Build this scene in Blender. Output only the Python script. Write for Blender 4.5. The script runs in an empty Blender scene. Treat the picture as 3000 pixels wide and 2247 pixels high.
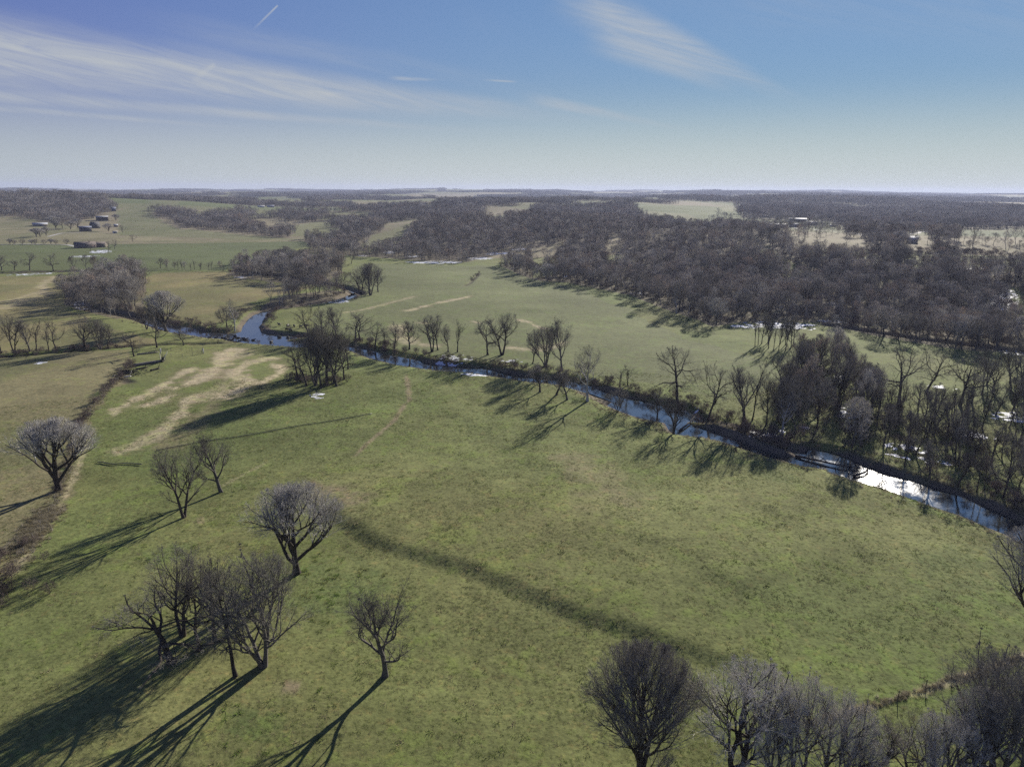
import bpy, math, random
import numpy as np
from mathutils import Matrix, Vector

# ------------------------------------------------------------------ camera, sky, sun, exposure
sc = bpy.context.scene
COL = sc.collection
CAM_H = 65.0
PITCH = math.radians(15.21)
ROLL = math.radians(0.36)
FPX = 2080.0                      # focal length in pixels of the 3000 x 2247 photograph
f_ = np.array([0, math.cos(PITCH), -math.sin(PITCH)])
r0 = np.array([1.0, 0, 0]); u0 = np.array([0, math.sin(PITCH), math.cos(PITCH)])
r_ = r0 * math.cos(ROLL) + u0 * math.sin(ROLL)
u_ = u0 * math.cos(ROLL) - r0 * math.sin(ROLL)
cam_data = bpy.data.cameras.new('camera')
cam = bpy.data.objects.new('camera', cam_data); COL.objects.link(cam)
M = Matrix.Identity(4)
for i in range(3):
    M[i][0] = r_[i]; M[i][1] = u_[i]; M[i][2] = -f_[i]
M[0][3], M[1][3], M[2][3] = 0, 0, CAM_H
cam.matrix_world = M
cam_data.sensor_fit = 'HORIZONTAL'; cam_data.sensor_width = 36.0
cam_data.lens = 36.0 * FPX / 3000.0
cam_data.clip_start = 0.5; cam_data.clip_end = 60000
sc.camera = cam

SUN_AZ, SUN_EL = math.radians(28.8), math.radians(20.3)   # azimuth clockwise from +Y
sun_dir = Vector((math.sin(SUN_AZ) * math.cos(SUN_EL), math.cos(SUN_AZ) * math.cos(SUN_EL), math.sin(SUN_EL)))
sl = bpy.data.lights.new('sun', 'SUN'); sl.energy = 4.9; sl.angle = math.radians(0.53); sl.color = (1.0, 0.94, 0.84)
so = bpy.data.objects.new('sun', sl); COL.objects.link(so)
so.rotation_euler = sun_dir.to_track_quat('Z', 'Y').to_euler()
so.location = (0, 0, 300)

sc.view_settings.view_transform = 'Standard'
sc.view_settings.look = 'None'
sc.view_settings.exposure = 0.85
sc.view_settings.gamma = 1.0
sc.view_settings.use_curve_mapping = False
sc.render.engine = 'CYCLES'
cy = sc.cycles
cy.max_bounces = 6; cy.diffuse_bounces = 3; cy.glossy_bounces = 3; cy.transmission_bounces = 2
cy.volume_bounces = 0; cy.transparent_max_bounces = 4
cy.use_denoising = False
cy.use_adaptive_sampling = False
cy.pixel_filter_type = 'BLACKMAN_HARRIS'; cy.filter_width = 1.5
cy.denoiser = 'OPENIMAGEDENOISE'
cy.denoising_input_passes = 'RGB_ALBEDO_NORMAL'
cy.sample_clamp_indirect = 4.0
cy.sample_clamp_direct = 5.0
cy.caustics_reflective = False; cy.caustics_refractive = False


class N:
    """a tiny algebra over math nodes"""
    tree = None
    def __init__(s, sock): s.s = sock
    @staticmethod
    def _m(op, *a, clamp=False):
        n = N.tree.nodes.new('ShaderNodeMath'); n.operation = op; n.use_clamp = clamp
        for i, v in enumerate(a):
            if isinstance(v, N): N.tree.links.new(v.s, n.inputs[i])
            else: n.inputs[i].default_value = v
        return N(n.outputs[0])
    def __add__(s, o): return N._m('ADD', s, o)
    __radd__ = __add__
    def __sub__(s, o): return N._m('SUBTRACT', s, o)
    def __rsub__(s, o): return N._m('SUBTRACT', o, s)
    def __mul__(s, o): return N._m('MULTIPLY', s, o)
    __rmul__ = __mul__
    def __rtruediv__(s, o): return N._m('DIVIDE', o, s)
    def __truediv__(s, o): return N._m('DIVIDE', s, o)
    def clamp(s): return N._m('ADD', s, 0.0, clamp=True)


def ss(x, a, b):
    n = N.tree.nodes.new('ShaderNodeMapRange'); n.interpolation_type = 'SMOOTHSTEP'
    for k, v in ((0, x), (1, a), (2, b)):
        if isinstance(v, N): N.tree.links.new(v.s, n.inputs[k])
        else: n.inputs[k].default_value = v
    return N(n.outputs[0])


def noise_node(vec, scale, detail=4, rough=0.55, dist=0.0):
    n = N.tree.nodes.new('ShaderNodeTexNoise')
    n.inputs['Scale'].default_value = scale; n.inputs['Detail'].default_value = detail
    n.inputs['Roughness'].default_value = rough; n.inputs['Distortion'].default_value = dist
    if vec is not None: N.tree.links.new(vec, n.inputs['Vector'])
    return N(n.outputs['Fac'])


def combine(a, b, c):
    n = N.tree.nodes.new('ShaderNodeCombineXYZ')
    for i, v in enumerate((a, b, c)):
        if isinstance(v, N): N.tree.links.new(v.s, n.inputs[i])
        else: n.inputs[i].default_value = v
    return n.outputs[0]


def mix(fac, a, b, mode='MIX'):
    n = N.tree.nodes.new('ShaderNodeMix'); n.data_type = 'RGBA'; n.blend_type = mode
    for k, v in ((0, fac), (6, a), (7, b)):
        if isinstance(v, N): N.tree.links.new(v.s, n.inputs[k])
        elif hasattr(v, 'is_linked'): N.tree.links.new(v, n.inputs[k])
        elif k == 0: n.inputs[k].default_value = v
        else: n.inputs[k].default_value = (*v, 1)
    return n.outputs[2]


def pix_dir(u, v):
    x = (u - 1500.0) / FPX; y = -(v - 1123.5) / FPX
    return f_ + x * r_ + y * u_


def gno(u, v):
    d = pix_dir(u, v)
    return d[0] / d[1], d[2] / d[1]


# ---- world
world = bpy.data.worlds.new('World'); sc.world = world; world.use_nodes = True
wt = world.node_tree; N.tree = wt
for n in list(wt.nodes): wt.nodes.remove(n)
wout = wt.nodes.new('ShaderNodeOutputWorld'); bg = wt.nodes.new('ShaderNodeBackground')
wt.links.new(bg.outputs[0], wout.inputs[0])
sky = wt.nodes.new('ShaderNodeTexSky'); sky.sky_type = 'NISHITA'; sky.sun_disc = False
sky.sun_elevation = SUN_EL; sky.sun_rotation = SUN_AZ
sky.altitude = 200; sky.air_density = 1.0; sky.dust_density = 0.0; sky.ozone_density = 3.0
bg.inputs[1].default_value = 0.070
tc = wt.nodes.new('ShaderNodeTexCoord')
sp = wt.nodes.new('ShaderNodeSeparateXYZ'); wt.links.new(tc.outputs['Generated'], sp.inputs[0])
dx, dy, dz = (N(sp.outputs[i]) for i in range(3))
front = ss(dy, 0.05, 0.25)
dys = N._m('MAXIMUM', dy, 0.05)
ga, gb = dx / dys, dz / dys
gvec = combine(ga, gb, 0.0)
wisp = noise_node(combine(ga * 1.6 + gb * 1.5, gb * 15.0 + ga * 3.2, 0.0), 3.2, 10, 0.66, 1.6)
wob = noise_node(gvec, 3.2, 4, 0.6)


def streak(p0, p1, w0, w1, op, soft=0.6, wisp_amt=0.5, end0=0.08, end1=0.3):
    """one soft cirrus band along a line of the sky; p in (azimuth, height) tangents, w half widths"""
    a0, b0 = gno(*p0); a1, b1 = gno(*p1)
    L = math.hypot(a1 - a0, b1 - b0); tx, ty = (a1 - a0) / L, (b1 - b0) / L
    u = (ga - a0) * (tx / L) + (gb - b0) * (ty / L)
    v = (ga - a0) * (-ty) + (gb - b0) * tx
    w = u * ((w1 - w0) / FPX) + (w0 / FPX)
    w = N._m('MAXIMUM', w, 0.0003)
    vn = N._m('ABSOLUTE', v / w + (wob - 0.5) * 0.9)
    m = 1.0 - ss(vn, 1.0 - soft, 1.0 + soft * 0.6)
    m = m * ss(u, 0.0, max(end0, 0.002)) * (1.0 - ss(u, 1.0 - end1, 1.0))
    m = m * ((wisp - 0.5) * (wisp_amt * 3.6) + 1.0)
    return (m * op).clamp()


bands = [
    streak((-250, 125), (1900, 372), 95, 8, 0.62, 0.8, 0.75, 0.0, 0.5),
    streak((-250, 100), (900, 245), 40, 10, 0.38, 0.8, 0.8, 0.0, 0.5),
    streak((-250, 262), (1600, 400), 20, 5, 0.42, 0.9, 0.8, 0.0, 0.5),
    streak((-200, 300), (820, 386), 10, 4, 0.35, 0.9, 0.8, 0.0, 0.5),
    streak((300, 40), (1750, 300), 40, 20, 0.14, 0.9, 1.0, 0.3, 0.5),
    streak((1590, -40), (2420, 330), 60, 10, 0.55, 0.9, 0.9, 0.25, 0.6),
    streak((1690, 90), (2200, 280), 42, 16, 0.45, 0.8, 0.7, 0.3, 0.5),
    streak((1500, 280), (2080, 395), 18, 4, 0.42, 0.9, 0.9, 0.3, 0.6),
    streak((1125, 229), (1315, 236), 6, 3, 0.55, 1.0, 0.9, 0.3, 0.5),
    streak((1400, 235), (1522, 241), 3, 2.5, 0.4, 1.0, 0.8, 0.5, 0.3),
    streak((815, 16), (730, 100), 2.2, 3.2, 0.62, 0.8, 0.5, 0.03, 0.85),
    streak((632, 188), (560, 240), 6, 9, 0.45, 0.9, 1.2, 0.1, 0.4),
    streak((2000, -30), (3100, 60), 60, 90, 0.10, 0.9, 1.0, 0.3, 0.1),
]
tot = None
for b in bands:
    tot = (1.0 - b) if tot is None else tot * (1.0 - b)
cm = (1.0 - tot) * front
# general thin cirrus everywhere else
gen = ss(noise_node(combine(dx * 1.2, dy * 0.5, dz * 3.0), 2.2, 6, 0.62, 0.5), 0.5, 0.85) * ss(dz, 0.03, 0.3) * 0.16
cm = 1.0 - (1.0 - cm) * (1.0 - gen)
gamma = wt.nodes.new('ShaderNodeHueSaturation'); gamma.inputs['Saturation'].default_value = 1.0
gamma.inputs['Hue'].default_value = 0.5
wt.links.new(sky.outputs[0], gamma.inputs['Color'])
sunw = ss(dx * sun_dir.x + dy * sun_dir.y + dz * sun_dir.z, 0.45, 1.0)
skyc = mix(1.0, gamma.outputs[0], mix(sunw, (0.70, 0.61, 0.94), (0.84, 0.87, 0.96)), 'MULTIPLY')
bw = wt.nodes.new('ShaderNodeRGBToBW'); wt.links.new(skyc, bw.inputs[0])
fac = 1.0 / (1.0 + N(bw.outputs[0]) * 0.185)      # gentle shoulder over the whole sky, as the photograph's exposure gives
fac = N._m('MULTIPLY', fac, 1.0)
skyc = mix(1.0, skyc, combine(fac, fac, fac), 'MULTIPLY')
low = 1.0 - ss(N._m('ABSOLUTE', dz), 0.0, 0.14)
skyc = mix(low * 0.8, skyc, mix(ss(dx * math.sin(SUN_AZ) + dy * math.cos(SUN_AZ), -0.2, 1.0), (3.25, 3.95, 4.25), (4.6, 5.15, 5.2)))
final = mix(cm, skyc, (3.8, 4.05, 4.3))
wt.links.new(final, bg.inputs[0])

# ------------------------------------------------------------------ projection helpers
def ground(u, v, z=0.0):
    """the point of the level z plane that the photograph shows at (u, v)"""
    d = pix_dir(u, v)
    t = (z - CAM_H) / d[2]
    return np.array([d[0] * t, d[1] * t])


def line(pts, z=0.0):
    return np.array([ground(u, v, z) for u, v in pts])


def hsh(ix, iy, seed):
    n = (ix.astype(np.int64) * 374761393 + iy.astype(np.int64) * 668265263 + seed * 1442695041) & 0x7fffffff
    n = ((n ^ (n >> 13)) * 1274126177) & 0x7fffffff
    return ((n ^ (n >> 16)) & 0xffff) / 65535.0


def vnoise(x, y, s, seed=0):
    x = x / s; y = y / s
    xi = np.floor(x); yi = np.floor(y); fx = x - xi; fy = y - yi
    fx = fx * fx * fx * (fx * (fx * 6 - 15) + 10); fy = fy * fy * fy * (fy * (fy * 6 - 15) + 10)
    a = hsh(xi, yi, seed); b = hsh(xi + 1, yi, seed); c = hsh(xi, yi + 1, seed); d = hsh(xi + 1, yi + 1, seed)
    return a + (b - a) * fx + (c - a) * fy + (a - b - c + d) * fx * fy


def fbm(x, y, s, seed=0, o=4):
    t = 0; a = 0.5; w = 0
    for k in range(o):
        c, sn = math.cos(k * 1.1), math.sin(k * 1.1)
        t = t + a * vnoise(x * c - y * sn, x * sn + y * c, s, seed + k * 17); w += a; a *= 0.5; s *= 0.5
    return t / w


def sst(x, a, b):
    t = np.clip((x - a) / (b - a), 0, 1); return t * t * (3 - 2 * t)


def seg_dist(x, y, P, W=None):
    """distance to a polyline, side sign, interpolated width and arc parameter"""
    best = np.full(x.shape, 1e9); side = np.ones(x.shape); wid = np.zeros(x.shape); arc = np.zeros(x.shape)
    n = len(P) - 1
    for i in range(n):
        ax, ay = P[i]; bx, by = P[i + 1]
        vx, vy = bx - ax, by - ay; L2 = vx * vx + vy * vy + 1e-9
        t = np.clip(((x - ax) * vx + (y - ay) * vy) / L2, 0, 1)
        qx, qy = x - ax - t * vx, y - ay - t * vy
        d = np.hypot(qx, qy)
        m = d < best
        best = np.where(m, d, best)
        side = np.where(m, np.sign(vx * qy - vy * qx), side)
        arc = np.where(m, (i + t) / n, arc)
        if W is not None: wid = np.where(m, W[i] + t * (W[i + 1] - W[i]), wid)
    return best, side, wid, arc


def in_poly(x, y, P):
    c = np.zeros(x.shape, bool); n = len(P)
    for i in range(n):
        x0, y0 = P[i]; x1, y1 = P[(i + 1) % n]
        if y0 == y1: continue
        m = ((y0 > y) != (y1 > y)) & (x < (x1 - x0) * (y - y0) / (y1 - y0) + x0)
        c ^= m
    return c

# ------------------------------------------------------------------ creek (bank pairs: far bank, near bank)
WZ = -1.5
def banks(pairs):
    A = np.array([ground(*a, WZ) for a, b in pairs]); B = np.array([ground(*b, WZ) for a, b in pairs])
    return A, B

CREEK = [
    banks([((3330, 1640), (3270, 1760)), ((3150, 1578), (3080, 1640)), ((3000, 1534), (2969, 1577)), ((2860, 1473), (2860, 1527)), ((2770, 1436), (2770, 1499)),
           ((2697, 1416), (2697, 1473)), ((2634, 1394), (2634, 1448)), ((2543, 1369), (2543, 1421)), ((2493, 1347), (2471, 1400)),
           ((2435, 1328), (2420, 1385)), ((2367, 1345), (2340, 1365)), ((2272, 1330), (2272, 1346)), ((2204, 1309), (2204, 1323)), ((2136, 1279), (2136, 1300)),
           ((2081, 1258), (2068, 1286)), ((2000, 1247), (2000, 1277)), ((1975, 1228), (1956, 1242)), ((1900, 1206), (1888, 1231)),
           ((1830, 1200), (1821, 1208)), ((1790, 1180), (1780, 1188))]),
    banks([((2440, 1330), (2440, 1385)), ((2367, 1318), (2360, 1345))]),
    banks([((2060, 1232), (2050, 1240)), ((1979, 1203), (1997, 1236)), ((1911, 1187), (1925, 1223)), ((1834, 1171), (1857, 1196)), ((1753, 1144), (1780, 1168)),
           ((1698, 1130), (1722, 1147)), ((1640, 1117), (1650, 1130)), ((1558, 1106), (1563, 1121)), ((1481, 1094), (1481, 1110)), ((1391, 1078), (1391, 1094)),
           ((1300, 1071), (1300, 1089)), ((1230, 1062), (1230, 1080)), ((1185, 1054), (1185, 1071)), ((1112, 1040), (1112, 1055)),
           ((1054, 1022), (1054, 1033)), ((980, 1012), (980, 1021)), ((889, 1010), (889, 1020)), ((812, 1000), (812, 1014)), ((760, 992), (760, 1009)),
           ((722, 988), (722, 1006)), ((676, 983), (688, 996)), ((642, 980), (647, 994)), ((586, 972), (577, 984)), ((540, 962), (529, 977)),
           ((493, 957), (493, 969)), ((440, 945), (440, 952)), ((400, 930), (396, 936)), ((330, 915), (326, 921)), ((262, 905), (258, 910))]),
    banks([((870, 985), (870, 994)), ((835, 982), (835, 1000)), ((790, 980), (790, 1003)), ((740, 978), (740, 998)), ((700, 974), (700, 990))]),
    banks([((766, 978), (692, 982)), ((756, 960), (696, 965)), ((764, 950), (704, 952)), ((770, 938), (714, 938)), ((772, 925), (738, 922)), ((790, 915), (765, 912)),
           ((860, 905), (852, 900)), ((950, 893), (948, 884)), ((1000, 884), (1000, 876)), ((1045, 866), (1040, 860)), ((1010, 846), (1000, 843)), ((930, 836), (920, 831)), ((800, 812), (800, 808)), ((690, 800), (690, 797))]),
    banks([((-80, 806), (-80, 811)), ((60, 800), (60, 805)), ((200, 797), (200, 801)), ((330, 796), (330, 799))]),
    banks([((3300, 1075), (3300, 1110)), ((3000, 1035), (3000, 1042)), ((2700, 1000), (2700, 1004)), ((2420, 957), (2420, 961))]),
]
CENTRE = []
for A, B in CREEK:
    CENTRE.append(((A + B) / 2, np.hypot(*(A - B).T) / 2 * 0.82))
DITCHES = [(line([(-60, 1047), (0, 1043), (100, 1036), (250, 1026), (330, 1016), (480, 1009), (600, 1006), (660, 1004)]), 1.3, 2.2),
           (line([(1360, 838), (1376, 830), (1405, 800)]), 1.2, 1.6),
           (line([(380, 1120), (350, 1110)]), 0.6, 3.0)]
SWALE = line([(890, 1420), (960, 1500), (1095, 1592), (1300, 1655), (1480, 1722), (1700, 1812), (2034, 1915), (2230, 1978), (2420, 2030)])
SWALE3 = line([(1250, 1180), (1420, 1260), (1500, 1340), (1640, 1400), (1900, 1480)])
SWALE4 = line([(2150, 1440), (2350, 1560), (2560, 1640), (2800, 1760)])
SWALE2 = line([(1800, 1560), (1950, 1610), (2080, 1690), (2240, 1780)])
FRONT = line([(905, 735), (1000, 748), (1112, 757), (1250, 765), (1440, 775), (1500, 795), (1583, 824), (1663, 828), (1753, 846), (1844, 864),
              (1898, 886), (1971, 915), (2043, 936), (2087, 960), (2152, 968), (2400, 962), (2562, 985), (2765, 1020), (2900, 1038), (3000, 1045), (3400, 1090)])


def height(x, y, creek=True):
    R = np.hypot(x, y)
    az = np.degrees(np.arctan2(x, y))
    d, side, _, _ = seg_dist(x, y, FRONT)
    beyond = np.where(side > 0, d, 0.0)
    rise = 19 * sst(beyond, 10, 330) * (0.8 + 0.5 * fbm(x, y, 420, 3, 2)) * sst(az, -20, -2)
    rise = rise * (1 - 0.45 * sst(beyond, 420, 800)) + 5 * sst(beyond, 60, 400) * (fbm(x, y, 190, 5, 2) - .5) * 2 * sst(az, -20, -2)
    far = (fbm(x, y, 1050, 11, 3) - 0.40) * 74 * sst(R, 1150, 2600) + 10 * sst(R, 2200, 6500) + (fbm(x, y, 2600, 23, 3) - 0.28) * 62 * sst(R, 5500, 10500)
    hx, hy = 2350 * math.sin(math.radians(-37)), 2350 * math.cos(math.radians(-37))
    left = 36 * np.exp(-(((x - hx) / 620) ** 2 + ((y - hy) / 520) ** 2))
    roll_ = (fbm(x, y, 70, 31, 3) - 0.5) * 2.0 * sst(R, 30, 90) * (1 - 0.5 * sst(R, 400, 900)) + (fbm(x, y, 18, 41, 2) - .5) * 0.35
    h = rise + np.clip(far, -6, 80) + left + roll_
    d, s, _, a = seg_dist(x, y, SWALE)
    env = sst(a, 0.0, 0.12) * (1 - sst(a, 0.8, 1.0))
    h = h + 0.72 * env * sst(d * s + (fbm(x, y, 16, 43, 2) - .5) * 2.5, -2.6, 2.6) * (1 - sst(d, 18, 70)) * (d < 90)
    d, s, _, a = seg_dist(x, y, SWALE2)
    h = h + 0.42 * sst(a, 0, .2) * (1 - sst(a, .8, 1.0)) * sst(d * s, -3, 3) * (1 - sst(d, 12, 45)) * (d < 60)
    for P in (SWALE3, SWALE4):
        d, s, _, a = seg_dist(x, y, P)
        h = h + 0.3 * sst(a, 0, .2) * (1 - sst(a, .75, 1.0)) * sst(d * s, -3, 3) * (1 - sst(d, 8, 30)) * (d < 40)
    if creek:
        wob_ = (fbm(x, y, 9, 51, 2) - 0.5) * 1.4
        flat = np.zeros(x.shape); cut = np.zeros(x.shape)
        for k_, (P, W) in enumerate(CENTRE):
            d, s, w, _ = seg_dist(x, y, P, W)
            e = d - w + wob_ * .6
            run_ = np.where(s > 0, 8.5, 1.6 + 6.5 * sst(fbm(x, y, 22, 53, 2), .38, .72)) if k_ < 4 else np.full(x.shape, 4.5)   # a gentle grassy near side, a steep far bank
            c_ = 1 - sst(e, np.where(s > 0, -3.2, -0.9), run_)
            cut = np.maximum(cut, c_ ** np.where(s > 0, 1.5, 1.0))
            flat = np.maximum(flat, 1 - sst(e, 4, 18))
        near0 = 1 - sst(R, 900, 1300)
        h = h * (1 - 0.9 * flat * near0)
        h = h * (1 - cut * near0) + (-2.15) * cut * near0
        for P, dep, wd in DITCHES:
            d, s, _, a = seg_dist(x, y, P)
            h = h - dep * (1 - sst(d + wob_ * .5, 0.3, wd)) * sst(a, 0, 0.05) * (1 - sst(a, .95, 1))
    return h


def hz(x, y):
    return float(height(np.array([x]), np.array([y]))[0])


_gr = np.geomspace(20, 14200, 900); _gt = np.radians(np.linspace(-60, 60, 720))
_GX, _GY = _gr[:, None] * np.sin(_gt)[None], _gr[:, None] * np.cos(_gt)[None]
_GH = {}
def fast_h(x, y, creek=False):
    if creek not in _GH: _GH[creek] = height(_GX.ravel(), _GY.ravel(), creek).reshape(_GX.shape)
    G = _GH[creek]; R = np.hypot(x, y); a = np.arctan2(x, y)
    i = np.clip(np.log(np.maximum(R, 20) / 20) / math.log(14200 / 20) * 899, 0, 898.999); j = np.clip((a - _gt[0]) / (_gt[-1] - _gt[0]) * 719, 0, 718.999)
    i0 = i.astype(int); j0 = j.astype(int); fi = i - i0; fj = j - j0
    return (G[i0, j0] * (1 - fi) + G[i0 + 1, j0] * fi) * (1 - fj) + (G[i0, j0 + 1] * (1 - fi) + G[i0 + 1, j0 + 1] * fi) * fj


def hits(UV, creek=False):
    """march the sight lines of pixels (u, v) to the terrain; a list of points (x, y, z)"""
    UV = np.array(UV, float)
    D = np.array([pix_dir(u, v) for u, v in UV])
    hn = np.hypot(D[:, 0], D[:, 1]); D = D / hn[:, None]
    t = np.full(len(D), 45.0); done = np.zeros(len(D), bool)
    for k in range(420):
        step = t * 0.014
        z = CAM_H + D[:, 2] * (t + step)
        h = fast_h(D[:, 0] * (t + step), D[:, 1] * (t + step))
        done |= (z <= h) | (t > 12500)
        t = np.where(done, t, t + step)
        if done.all(): break
    lo = t; hi = t * 1.014
    for k in range(8):
        m = (lo + hi) / 2
        b = CAM_H + D[:, 2] * m > fast_h(D[:, 0] * m, D[:, 1] * m)
        lo = np.where(b, m, lo); hi = np.where(b, hi, m)
    x, y = D[:, 0] * lo, D[:, 1] * lo
    return np.stack([x, y, height(x, y, True) if creek else fast_h(x, y)], 1)


def project(p):
    d = np.array(p, float) - np.array([0, 0, CAM_H])
    zz = d @ f_
    return 1500 + FPX * (d @ r_) / zz, 1123.5 - FPX * (d @ u_) / zz, zz

# ------------------------------------------------------------------ land cover
def P_(pts): return hits(pts)[:, :2]

WOOD_POLYS = {
    'left bend': P_([(185, 893), (250, 913), (340, 933), (415, 925), (425, 870), (432, 820), (400, 800), (300, 805), (240, 830), (195, 860)]),
    'middle': P_([(665, 802), (700, 818), (760, 822), (850, 832), (930, 838), (1005, 800), (990, 770), (900, 762), (780, 760), (690, 775)]),
    'branch': P_([(775, 908), (860, 900), (935, 882), (1020, 872), (1030, 858), (960, 852), (880, 860), (800, 876), (765, 898)]),
    'far band': P_([(440, 625), (500, 648), (520, 668), (600, 674), (700, 682), (820, 692), (905, 700), (905, 684), (800, 662), (700, 650), (600, 646), (545, 622), (480, 612)]),
    'left hill': P_([(-260, 622), (0, 628), (80, 640), (200, 655), (262, 640), (322, 615), (335, 592), (300, 580), (-260, 580)]),
}
fe = [(905, 735), (1000, 748), (1112, 757), (1250, 765), (1365, 768), (1440, 750), (1540, 728), (1590, 733), (1530, 752), (1460, 778), (1500, 795), (1583, 824), (1663, 828), (1753, 846), (1844, 864),
      (1898, 886), (1971, 915), (2043, 936), (2087, 958), (2160, 946), (2400, 944), (2480, 966), (2562, 985), (2765, 1020), (2900, 1034), (3000, 1040), (3400, 1080)]
big = P_(fe + [(3400, 640), (2700, 608), (1500, 608), (905, 620)])
WOOD_POLYS['main slope'] = big
def stretch(p):
    vs = [q[1] for q in p]; mid = (min(vs) + max(vs)) / 2
    return [(u, v + (0 if v < mid else np.interp(v, [575, 640, 700, 760, 850], [5, 18, 72, 72, 25]))) for u, v in p]

CLEAR = [P_(stretch(p)) for p in [
    [(953, 622), (1087, 622), (1087, 630), (953, 630)],
    [(1050, 677), (1061, 670), (1141, 655), (1221, 640), (1279, 635), (1276, 646), (1221, 657), (1203, 665), (1130, 676), (1076, 684)],
    [(1402, 608), (1560, 601), (1560, 624), (1475, 631), (1402, 631)],
    [(1862, 594), (2145, 594), (2180, 640), (2080, 645), (1950, 640), (1862, 612)],
    [(2080, 634), (2200, 640), (2363, 645), (2470, 662), (2540, 678), (2600, 695), (2640, 716), (2562, 708), (2453, 690), (2345, 682), (2200, 672), (2080, 655)],
    [(1775, 692), (1815, 690), (1830, 708), (1782, 725)],
    [(1880, 684), (1960, 679), (2134, 682), (2200, 690), (2381, 742), (2392, 762), (2309, 750), (2200, 716), (2100, 702), (1900, 702)],
    [(1560, 728), (1640, 716), (1640, 730), (1560, 744)],
    [(2640, 682), (2730, 678), (2735, 716), (2650, 720)],
    [(2800, 674), (3050, 668), (3050, 690), (2800, 694)],
    [(2917, 846), (3100, 836), (3100, 925), (2960, 918)],
    [(1275, 572), (1400, 572), (1400, 578), (1275, 578)], [(1036, 588), (1290, 588), (1290, 598), (1036, 600)], [(740, 582), (891, 582), (891, 589), (740, 589)],
    [(740, 612), (810, 610), (810, 622), (740, 622)],
    [(750, 640), (830, 640), (830, 650), (750, 650)], [(873, 652), (985, 652), (985, 661), (873, 663)],
]]
SAVANNA = P_([(2743, 718), (3050, 708), (3100, 798), (2850, 798)])
MEADOW_EXCL = P_([(362, 590), (560, 590), (500, 612), (440, 625), (520, 670), (905, 705), (905, 720), (660, 790), (0, 790), (-250, 790), (-250, 625), (260, 655), (340, 618)])
BAREFLOOD = P_([(-250, 790), (905, 715), (1300, 772), (1480, 790), (2000, 985), (2200, 1010), (3400, 1120), (3400, 2400), (-300, 2400)])


def woods(x, y):
    """0..1: how densely wooded the land is"""
    R = np.hypot(x, y); az = np.degrees(np.arctan2(x, y))
    m = np.zeros(x.shape)
    jx = x + (fbm(x, y, 60, 61, 2) - .5) * 34 * sst(R, 500, 1200); jy = y + (fbm(x, y, 60, 67, 2) - .5) * 60 * sst(R, 500, 1200)
    for k, P in WOOD_POLYS.items():
        m = np.maximum(m, in_poly(jx, jy, P).astype(float))
    n1 = fbm(x, y * 0.6, 520, 71, 4)
    farw = sst(n1, 0.475, 0.49) * sst(R, 2300, 2500)
    m = np.maximum(m, farw * ~in_poly(x, y, MEADOW_EXCL))
    leftw = sst(fbm(x, y * .7, 260, 77, 3), 0.5, 0.53) * (R > 1500) * (R < 2500) * (az > -24) * ~in_poly(x, y, MEADOW_EXCL)
    m = np.maximum(m, leftw)
    for k, P in enumerate(CLEAR):
        m = np.where(in_poly(jx, jy, P), 0.10 if k in (4, 5, 6, 7, 8) else 0, m)
    m = np.where(in_poly(jx, jy, SAVANNA), 0.16, m)
    return m


ZONES = [  # polygon, albedo, softness noise
    (P_([(-200, 1058), (150, 1042), (400, 1024), (392, 1070), (340, 1110), (262, 1210), (215, 1330), (172, 1430), (110, 1520), (0, 1660), (-200, 1900)]), (0.205, 0.185, 0.095)),
    (P_([(-200, 812), (300, 806), (190, 900), (300, 960), (470, 1008), (300, 1022), (-200, 1050)]), (0.215, 0.190, 0.090)),
    (P_([(430, 800), (660, 795), (700, 822), (930, 842), (760, 885), (690, 925), (600, 955), (500, 950), (425, 930)]), (0.210, 0.180, 0.085)),
    (P_([(-250, 716), (350, 716), (905, 706), (900, 722), (660, 792), (-250, 796)]), (0.112, 0.132, 0.056)),
    (P_([(350, 678), (905, 692), (915, 706), (350, 714)]), (0.215, 0.190, 0.115)),
    (P_([(-250, 630), (105, 640), (230, 668), (350, 690), (350, 716), (-250, 716)]), (0.210, 0.190, 0.110)),
    (P_([(340, 618), (560, 588), (500, 612), (440, 625), (520, 670), (905, 704), (350, 690)]), (0.165, 0.165, 0.085)),
    (P_([(1050, 770), (1440, 778), (1700, 850), (2000, 985), (2300, 1090), (2150, 1180), (1700, 1080), (1300, 1040), (1060, 1000), (900, 960)]), (0.150, 0.164, 0.072)),
    (P_([(1061, 670), (1279, 630), (1276, 646), (1130, 680)]), (0.225, 0.180, 0.125)),
]
def crop(pts): return [(x / 2.16, 540 + y / 2.16) for x, y in pts]
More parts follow.
